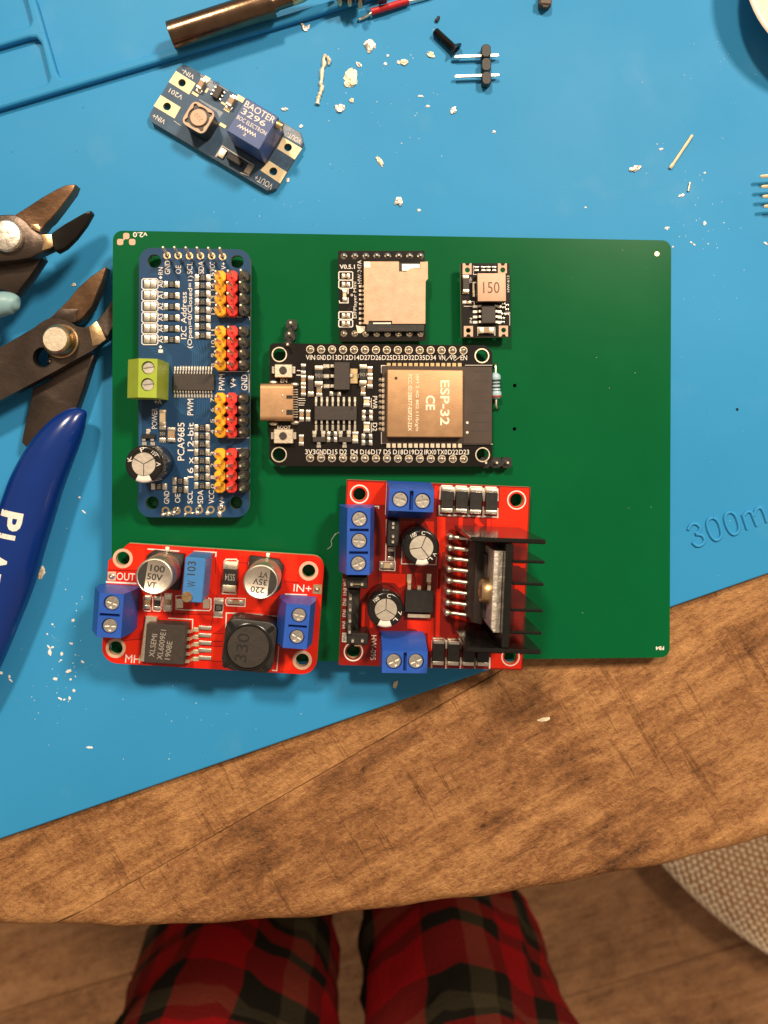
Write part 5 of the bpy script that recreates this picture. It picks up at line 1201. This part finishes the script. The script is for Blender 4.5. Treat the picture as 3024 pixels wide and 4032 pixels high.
# four pins of a strip at the edge of the picture
fr = Frame(W3((3010, 755), 0), (1, .06, 0), (0, 1, 0)); t3 = thing('pin_header', 'row of four gold pins of a black strip above the raised lettering', 'pin header', fr)
for i, (x, y) in enumerate(((1062, 700), (1095, 1000), (1130, 1285), (1172, 1570))):
    p = fr.L(e8(x, y), 2.4); add('pin', g_tube([(p.x, p.y, 2.3), (p.x+.4, p.y, 2.4), (p.x+9, p.y+.15, 2.4)], [.3, .4, .4], 6), m_padc, t3, smooth=40)
    add('plastic_block', g_prismb(rrect(2.5, 2.3, .5, 1, (1, 1, 1, 1)), 0, 2.5, .15, 1), m_blk, t3, T3(p.x+6.2, p.y+.1, 1.1))
a, b = W3(c3(1060, 1070), .6), W3(c3(882, 1335), .35)
tag(add('metal_pin', g_tube([a, a+(b-a)*.03, a+(b-a)*.86, a+(b-a)*.87, b-(b-a)*.02, b], [.22, .34, .34, .42, .42, .25], 6), m_padc, None, smooth=40), 'loose gold header pin lying slanted on the mat', 'pin')
a, b = W3(c3(1043, 1445), .3), W3(c3(1028, 1515), .3)
tag(add('metal_pin', g_tube([a, b], .26, 6), m_pin, None, smooth=40), 'short cut off pin end below the loose gold pin', 'pin')
# round tin at the corner
p = W3((3330, -128), 8.6)
tin = gx(g_lathe([(11, .02), (12, .3), (12.4, 1.6), (17, 6), (21, 11), (23.0, 13.6), (23.4, 14.1), (23.1, 14.5), (22.2, 14.5), (21.4, 13.6), (19.5, 11), (15.5, 6.4), (11, 2.6), (0, 1.9)], 72), Matrix.Diagonal((1, 1, .6, 1)))
tag(add('small_bowl', tin, m_cup, None, T3(p.x, p.y), smooth=50), 'pale flared little bowl with a rounded rim standing on the mat', 'bowl')

# ================================================================ crumbs, dust, lint
MARKS = {'long splinter': (1270, 310), 'broken black pin strip': (1310, 60), 'black screw': (1750, 160), 'bright two pin header': (1880, 270), 'blue trimmer block': (1010, 500), 'top edge of the green board': (1500, 915),
         'loose gold pin': (2690, 600), 'row of four gold pins': (3000, 760), 'corner of the green board': (2640, 950), 'blue grip lettering': (40, 2100), 'blue terminal on the red converter board': (430, 2400), 'upper end of the blue grip': (320, 1640), 'lower corner of the red converter board': (330, 2640), 'shadow of the blue grip': (90, 2650)}
def auto(c, x, y, L_, mat):
    q = c(x, y); m = min(MARKS, key=lambda k: math.hypot(MARKS[k][0]-q[0], MARKS[k][1]-q[1])); s = L_*(c(1, 0)[0]-c(0, 0)[0])
    return '%s %s crumb on the mat nearest the %s' % ('tiny' if s < 13 else 'small' if s < 24 else 'chunky', 'tan' if mat is m_crumb else 'grey' if mat is m_crumbg else 'pale', m)
def crumb(c, x, y, L_, W_, ang, mat, label, group, hgt=.36, z=0., n=None):
    if group and mat is m_crumb and (x*7+y*3) % 5 < 2: mat = m_crumbg
    if group: label = auto(c, x, y, L_, mat); group = 'crumbs scattered on the mat'
    k = (c(1, 0)[0]-c(0, 0)[0])*(HC-z)/F; L_, W_ = max(L_*k, .35), max(W_*k, .3); p = W3(c(x, y), z)
    bm = bmesh.new(); bmesh.ops.create_icosphere(bm, subdivisions=3, radius=.5); sd = Vector((random.random()*50, random.random()*50, 3))
    for v in bm.verts:
        t = 1+.6*mnoise.noise(v.co*2.6+sd)+.45*mnoise.noise(v.co*6+sd)+.2*mnoise.noise(v.co*14+sd)
        v.co = Vector((v.co.x*L_*t, v.co.y*W_*t, max(-.18, v.co.z)*hgt*min(L_, W_, 1.5)*1.4*t))
    mz = min(v.co.z for v in bm.verts)
    for v in bm.verts: v.co.z -= mz
    o = add('crumb', from_bm(bm), mat, None, T3(p.x, p.y, z+.01, R(ang)), smooth=25)
    return tag(o, label, 'crumb', group)
la = 'small tan solder crumb on the mat above the green board'; ga = 'crumbs above the green board'
lb = 'small pale crumb on the mat right of the green board'; gb = 'crumbs beside the green board'
lc = 'small pale crumb on the mat beside the blue cutter grip'; gc = 'crumbs beside the blue grip'
for x, y, l, w, an in ((460, 272, 62, 62, 20), (285, 645, 52, 46, 0), (355, 598, 24, 26, 0), (395, 385, 34, 22, -40), (633, 370, 22, 18, 0), (663, 371, 36, 34, 0), (568, 332, 14, 14, 0), (553, 380, 18, 16, 0), (825, 326, 44, 26, -25), (958, 655, 44, 26, 60), (68, 160, 50, 22, -60), (92, 165, 34, 18, 60), (765, 571, 30, 10, 0), (805, 631, 22, 12, 0)):
    crumb(c2, x, y, l, w, an, m_crumb if w > 20 else m_crumbw, la, ga)
crumb(c2, 350, 462, 105, 72, 70, m_crumb, 'largest lumpy tan crumb beside the long splinter', None)
for x, y, l, w, an in ((1571, 793, 28, 34, 0), (1650, 829, 12, 10, 0), (1495, 636, 42, 18, -60), (1945, 519, 12, 10, 0), (1185, 497, 14, 10, 30), (1133, 709, 10, 18, 0), (1120, 430, 22, 14, 0)): crumb(PXC, x, y, l, w, an, m_crumb if l > 20 else m_crumbw, la, ga)
for x, y, l, w, an in ((605, 1340, 84, 40, 15), (812, 1182, 30, 16, 20), (970, 1550, 46, 18, 20), (1155, 1372, 18, 14, 20), (1155, 1770, 24, 28, 0), (857, 1806, 36, 14, 10), (212, 1645, 16, 12, 0), (1640, 1930, 30, 14, -40)): crumb(c3, x, y, l, w, an, m_crumb if l > 40 else m_crumbw, lb, gb)
for x, y, l, w, an in ((1552, 300, 52, 34, -30), (1620, 350, 60, 26, -35), (1035, 8, 50, 30, 60), (1157, 400, 36, 30, 0)): crumb(d2, x, y, l, w, an, m_crumbw, lb, gb)
for x, y, l, w, an in ((380, 1705, 14, 22, 0), (423, 1812, 30, 20, 30), (433, 1862, 14, 12, 0), (455, 1930, 16, 16, 0), (370, 1980, 28, 10, -30), (395, 1986, 12, 10, 0), (428, 1978, 14, 20, 0), (322, 1665, 22, 10, 20), (308, 1698, 20, 30, 0), (300, 1662, 10, 26, 40), (66, 1868, 26, 10, -40), (58, 1845, 12, 18, 0), (450, 1500, 16, 18, -40), (508, 1755, 22, 10, -30), (488, 746, 12, 12, 0), (515, 834, 24, 8, -40), (340, 1860, 24, 16, 0), (322, 1524, 12, 10, 0), (290, 1585, 10, 10, 0), (437, 1642, 22, 10, -10), (375, 1744, 14, 8, 0), (5, 1822, 20, 18, 0)):
    crumb(cN, x, y, l, w, an, m_crumbw, lc, gc)
crumb(cN, 257, 1212, 72, 30, 70, m_crumb, 'brown metallic crumb in the shadow of the blue grip', None)
crumb(c6, 62, 538, 34, 16, 70, m_crumb, 'thin tan crumb on the mat below the lowest blue screw terminal', None)
crumb(e6, 922, 382, 44, 40, 30, m_crumb, 'tan crumb lying beside the jaw of the blue cutter', None)
crumb(c5, 390, 490, 26, 8, 0, m_crumbw, 'pale crumb on the mat near the table seam', None)
crumb(c6, 700, 688, 46, 16, 10, m_crumb, 'pale wood chip flaked up on the brown table top', None, .12, MATZ)
# long splinter
pts = [W3(c2(x, y), .35) for x, y in ((200, 325), (188, 350), (190, 385), (178, 420), (176, 470), (170, 500), (178, 520), (165, 560), (155, 590), (150, 618))]
sp = g_tube(spline(pts, 3), [random.uniform(.32, .62) for _ in range(28)], 7)
sp = gj(sp, g_tube([W3(c2(210, 335), .5), W3(c2(222, 360), .5), W3(c2(218, 385), .4)], [.3, .5, .2], 6))
tag(add('splinter', sp, m_crumb, None, smooth=30), 'long ragged tan solder splinter on the mat', 'splinter')
# dust: hundreds of specks too small to count
V, Fc = [], []
def speck(p, s):
    n = len(V); a = random.random()*6; e = random.uniform(.5, 2.2)
    for q in range(4):
        V.append(p+Vector((math.cos(a+q*1.57)*s*(e if q % 2 else 1), math.sin(a+q*1.57)*s*(e if q % 2 else 1), .01)))
    V.append(p+Vector((0, 0, s*.6+.02)))
    for q in range(4): Fc.append((n+q, n+(q+1) % 4, n+4))
for (cx, cy, sx, sy, n, s) in ((1500, 400, 320, 260, 40, .09), (2750, 820, 180, 260, 40, .09), (260, 2600, 130, 240, 46, .10), (2800, 300, 180, 300, 24, .06), (700, 2800, 420, 220, 26, .07), (1200, 820, 500, 80, 20, .06), (250, 1700, 100, 400, 18, .07), (2800, 1500, 120, 500, 16, .06)):
    for _ in range(n):
        x, y = random.gauss(cx, sx*.6), random.gauss(cy, sy*.6)
        if 440 < x < 2645 and 900 < y < 2620: continue
        if y > 3290-.3456*x or y < 470-.3*x: continue
        if 590 < x < 1210 and 240 < y < 775: continue
        speck(W3((x, y), 0), s*random.uniform(.5, 1.5))
for _ in range(34):
    x, y = random.uniform(1150, 2600), random.uniform(930, 2560)
    if x < 2180 and y > 970: continue
    speck(G.world(G.L((x, y), .0)), random.uniform(.03, .09))
tag(add('dust', (V, Fc), m_crumbw, None, smooth=0), 'fine pale dust specks scattered over the blue mat and green board', 'dust', kind='stuff')
pts = [cG(1665, 0), cG(1640, 40), cG(1608, 90), cG(1615, 130), cG(1605, 165), cG(1560, 200)]
v = [G.world(G.L(p, .14)) for p in pts]; tag(add('lint_fibre', g_tube(spline(v, 5), .09, 5), m_lint), 'curled pale fibre on the green board left of the motor driver', 'fibre')
pts = [cH(-10, 970), cH(30, 915), cH(70, 880), cH(132, 856)]
v = [G.world(G.L(p, .14)) for p in pts]; tag(add('lint_fibre', g_tube(spline(v, 5), .07, 5), m_lint), 'short pale fibre on the green board touching the tall blue terminal', 'fibre')

# ================================================================ person standing at the table
def plaid():
    m = bpy.data.materials.new('plaid'); m.use_nodes = True; nt = m.node_tree; N = nt.nodes; K = nt.links
    b = N['Principled BSDF']; b.inputs['Roughness'].default_value = .9; b.inputs['Specular IOR Level'].default_value = .15; b.inputs['Sheen Weight'].default_value = 0
    tc = N.new('ShaderNodeTexCoord'); nz = N.new('ShaderNodeTexNoise'); nz.inputs['Scale'].default_value = 12
    K.new(tc.outputs['Object'], nz.inputs['Vector'])
    vm = N.new('ShaderNodeVectorMath'); vm.operation = 'MULTIPLY_ADD'; vm.inputs[1].default_value = (.018, .018, .018); K.new(nz.outputs[1], vm.inputs[0]); K.new(tc.outputs['Object'], vm.inputs[2])
    sx = N.new('ShaderNodeSeparateXYZ'); K.new(vm.outputs[0], sx.inputs[0])
    def band(src, period, stops):
        d = N.new('ShaderNodeMath'); d.operation = 'MULTIPLY'; d.inputs[1].default_value = 1/period; K.new(src, d.inputs[0])
        f = N.new('ShaderNodeMath'); f.operation = 'FRACT'; K.new(d.outputs[0], f.inputs[0])
        r = N.new('ShaderNodeValToRGB'); r.color_ramp.interpolation = 'CONSTANT'; e = r.color_ramp.elements
        e[0].position = 0; e[0].color = stops[0][1]+(1,); e[1].position = stops[1][0]; e[1].color = stops[1][1]+(1,)
        for p, c in stops[2:]: x = e.new(p); x.color = c+(1,)
        K.new(f.outputs[0], r.inputs[0]); return r.outputs[0]
    red, blk, olv = (.29, .004, .006), (.011, .009, .006), (.062, .050, .026)
    st = [(0, red), (.30, blk), (.52, olv), (.66, blk), (.74, red), (.88, blk)]
    a = band(sx.outputs[0], .118, st); c = band(sx.outputs[2], .118, st)
    mx = N.new('ShaderNodeMix'); mx.data_type = 'RGBA'; mx.inputs[0].default_value = .5; K.new(a, mx.inputs[6]); K.new(c, mx.inputs[7])
    n2 = N.new('ShaderNodeTexNoise'); n2.inputs['Scale'].default_value = 420; K.new(tc.outputs['Object'], n2.inputs['Vector'])
    bp = N.new('ShaderNodeBump'); bp.inputs['Strength'].default_value = .6; bp.inputs['Distance'].default_value = .0015; K.new(n2.outputs[0], bp.inputs['Height']); K.new(bp.outputs[0], b.inputs['Normal'])
    K.new(mx.outputs[2], b.inputs['Base Color'])
    return m
def skinmesh(verts, edges, radii, root=0, sub=2):
    me = bpy.data.meshes.new('s'); me.from_pydata([tuple(Vector(v)*.001) for v in verts], edges, [])
    o = bpy.data.objects.new('s', me); COL.objects.link(o)
    md = o.modifiers.new('k', 'SKIN'); md.use_smooth_shade = True
    sv = me.skin_vertices[0].data
    for i, r in enumerate(radii):
        rx, ry = r if isinstance(r, tuple) else (r, r); sv[i].radius = (rx*.001, ry*.001)
    sv[root].use_root = True
    s = o.modifiers.new('u', 'SUBSURF'); s.levels = sub; s.render_levels = sub
    r = bpy.data.meshes.new_from_object(o.evaluated_get(bpy.context.evaluated_depsgraph_get())); bpy.data.objects.remove(o)
    return r
YL = -.405*1000
k1 = .566/3200*1000
xl = [((282+735)/2*1.8228-1512)*k1, ((776+1232)/2*1.8228-1512)*k1]
pc = (xl[0]+xl[1])/2
Fz = FLZ
body_v = [(pc, YL-30, Fz+900), (pc, YL-30, Fz+1030)]; body_e = [(0, 1)]; rad = [(150, 110), (140, 105)]
for x in xl:
    sg = -1 if x < pc else 1
    n = len(body_v)
    body_v += [(pc+sg*82, YL-25, Fz+800), (x, YL-5, Fz+470), (x+sg*3, YL-12, Fz+90), (x+sg*4, YL-20, Fz+45), (x+sg*14, YL+150, Fz+24)]
    body_e += [(0, n), (n, n+1), (n+1, n+2), (n+2, n+3), (n+3, n+4)]; rad += [84, 56, 40, 38, 24]
pf = Frame((0, 0, 0), (1, 0, 0), (0, 1, 0))
per = thing('person', 'person in red plaid pyjama trousers standing at the table edge', 'person', pf)
me = skinmesh(body_v, body_e, rad); me.materials.append(M('skin', (.55, .32, .22), .5, var=.05)); add('body', me, None, per)
tv_ = [(pc, YL-30, Fz+900), (pc, YL-30, Fz+1000)]; te = [(0, 1)]; tr_ = [(172, 128), (158, 120)]
for x in xl:
    sg = -1 if x < pc else 1; n = len(tv_)
    tv_ += [(pc+sg*84, YL-25, Fz+790), (x+sg*2, YL-5, Fz+560), (x, YL, Fz+420), (x+(sg*14 if sg < 0 else -6)*.7, YL, Fz+300), (x+(sg*14 if sg < 0 else -6), YL, Fz+200), (x+(sg*14 if sg < 0 else -6), YL-6, Fz+70)]
    te += [(0, n)]+[(n+i, n+i+1) for i in range(5)]; tr_ += [96, 82, 79, 78 if sg < 0 else 74, 77 if sg < 0 else 71, 78]
me = skinmesh(tv_, te, tr_, sub=3)
for v in me.vertices:
    x, y, z = v.co*1000
    cxx = min(xl, key=lambda q: abs(q-x)); an = math.atan2(y-YL, x-cxx)
    w = 3.0*math.sin(an*3+z*.010)+15*mnoise.noise(Vector((math.cos(an)*1.3, math.sin(an)*1.3, z*.011+cxx)))+8*mnoise.noise(Vector((math.cos(an)*3.2, math.sin(an)*3.2, z*.03+cxx)))-2
    if z < Fz+760: v.co += Vector((math.cos(an), math.sin(an), 0))*w*.001
me.materials.append(plaid()); me.shade_smooth()
add('pyjama_trousers', me, None, per)

# ================================================================ knitted cushion on the floor
ZE = -697.; R0 = 1700/3200*(HC-ZE); TH, BH = 52., ZE-FLZ-1
pc0 = W3((3874, 2254), ZE)
pf = Frame((pc0.x, pc0.y, ZE), (1, 0, 0), (0, 1, 0))
pouf = thing('floor_cushion', 'cream chunky knitted round cushion lying on the floor under the table edge', 'cushion', pf)
def prf(t):                                            # t: -90 .. 90 degrees from the bottom to the top
    c_, s_ = math.cos(R(t)), math.sin(R(t)); e = .42
    return (R0*abs(c_)**e, (TH if s_ > 0 else BH)*math.copysign(abs(s_)**e, s_))
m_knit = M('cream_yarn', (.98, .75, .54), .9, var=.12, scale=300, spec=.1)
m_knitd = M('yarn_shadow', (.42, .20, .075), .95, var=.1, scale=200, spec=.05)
V_ = [prf(t) for t in range(-88, 89, 4)]
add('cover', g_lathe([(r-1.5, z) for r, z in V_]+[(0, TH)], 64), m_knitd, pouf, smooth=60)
bm = bmesh.new(); bmesh.ops.create_icosphere(bm, subdivisions=2, radius=1); ico = from_bm(bm)
V, Fc = [], []; rows = []; s = 0; last = prf(-12); tt = -12.
while tt < 80:
    tt += .1; q = prf(tt); s += math.hypot(q[0]-last[0], q[1]-last[1]); last = q
    if s > 7.0: rows.append((tt, q)); s = 0
a0 = math.atan2(-.78, -.62); nc = int(R0*R(64)/7.6)
for ri, (t, (r, z)) in enumerate(rows):
    q2 = prf(t+1); tg = Vector((q2[0]-r, 0, q2[1]-z)).normalized()
    if r < R0*.5: break
    for i in range(nc):
        an = a0+R(-32+64*i/nc); ws = r/R0
        er = Vector((math.cos(an), math.sin(an), 0)); et = Vector((-er.y, er.x, 0)); up = er*tg.x+Vector((0, 0, tg.z)); nm = et.cross(up)
        M4 = Matrix.Identity(4)
        for k, v in enumerate((et, up, nm)):
            for j in range(3): M4[j][k] = v[j]
        M4.translation = er*r+Vector((0, 0, z))
        sg = 1 if i % 2 else -1
        mm_ = M4 @ T3(random.uniform(-.3, .3), sg*1.7+random.uniform(-.6, .6), .4, sg*R(28+random.uniform(-16, 16))) @ Matrix.Diagonal((3.6*ws, 2.3*random.uniform(.8, 1.15), 2.1, 1))
        n = len(V); V += [mm_ @ v for v in ico[0]]; Fc += [tuple(q+n for q in f) for f in ico[1]]
tag(add('knit_stitches', (V, Fc), m_knit, pouf, smooth=80), kind='stuff')
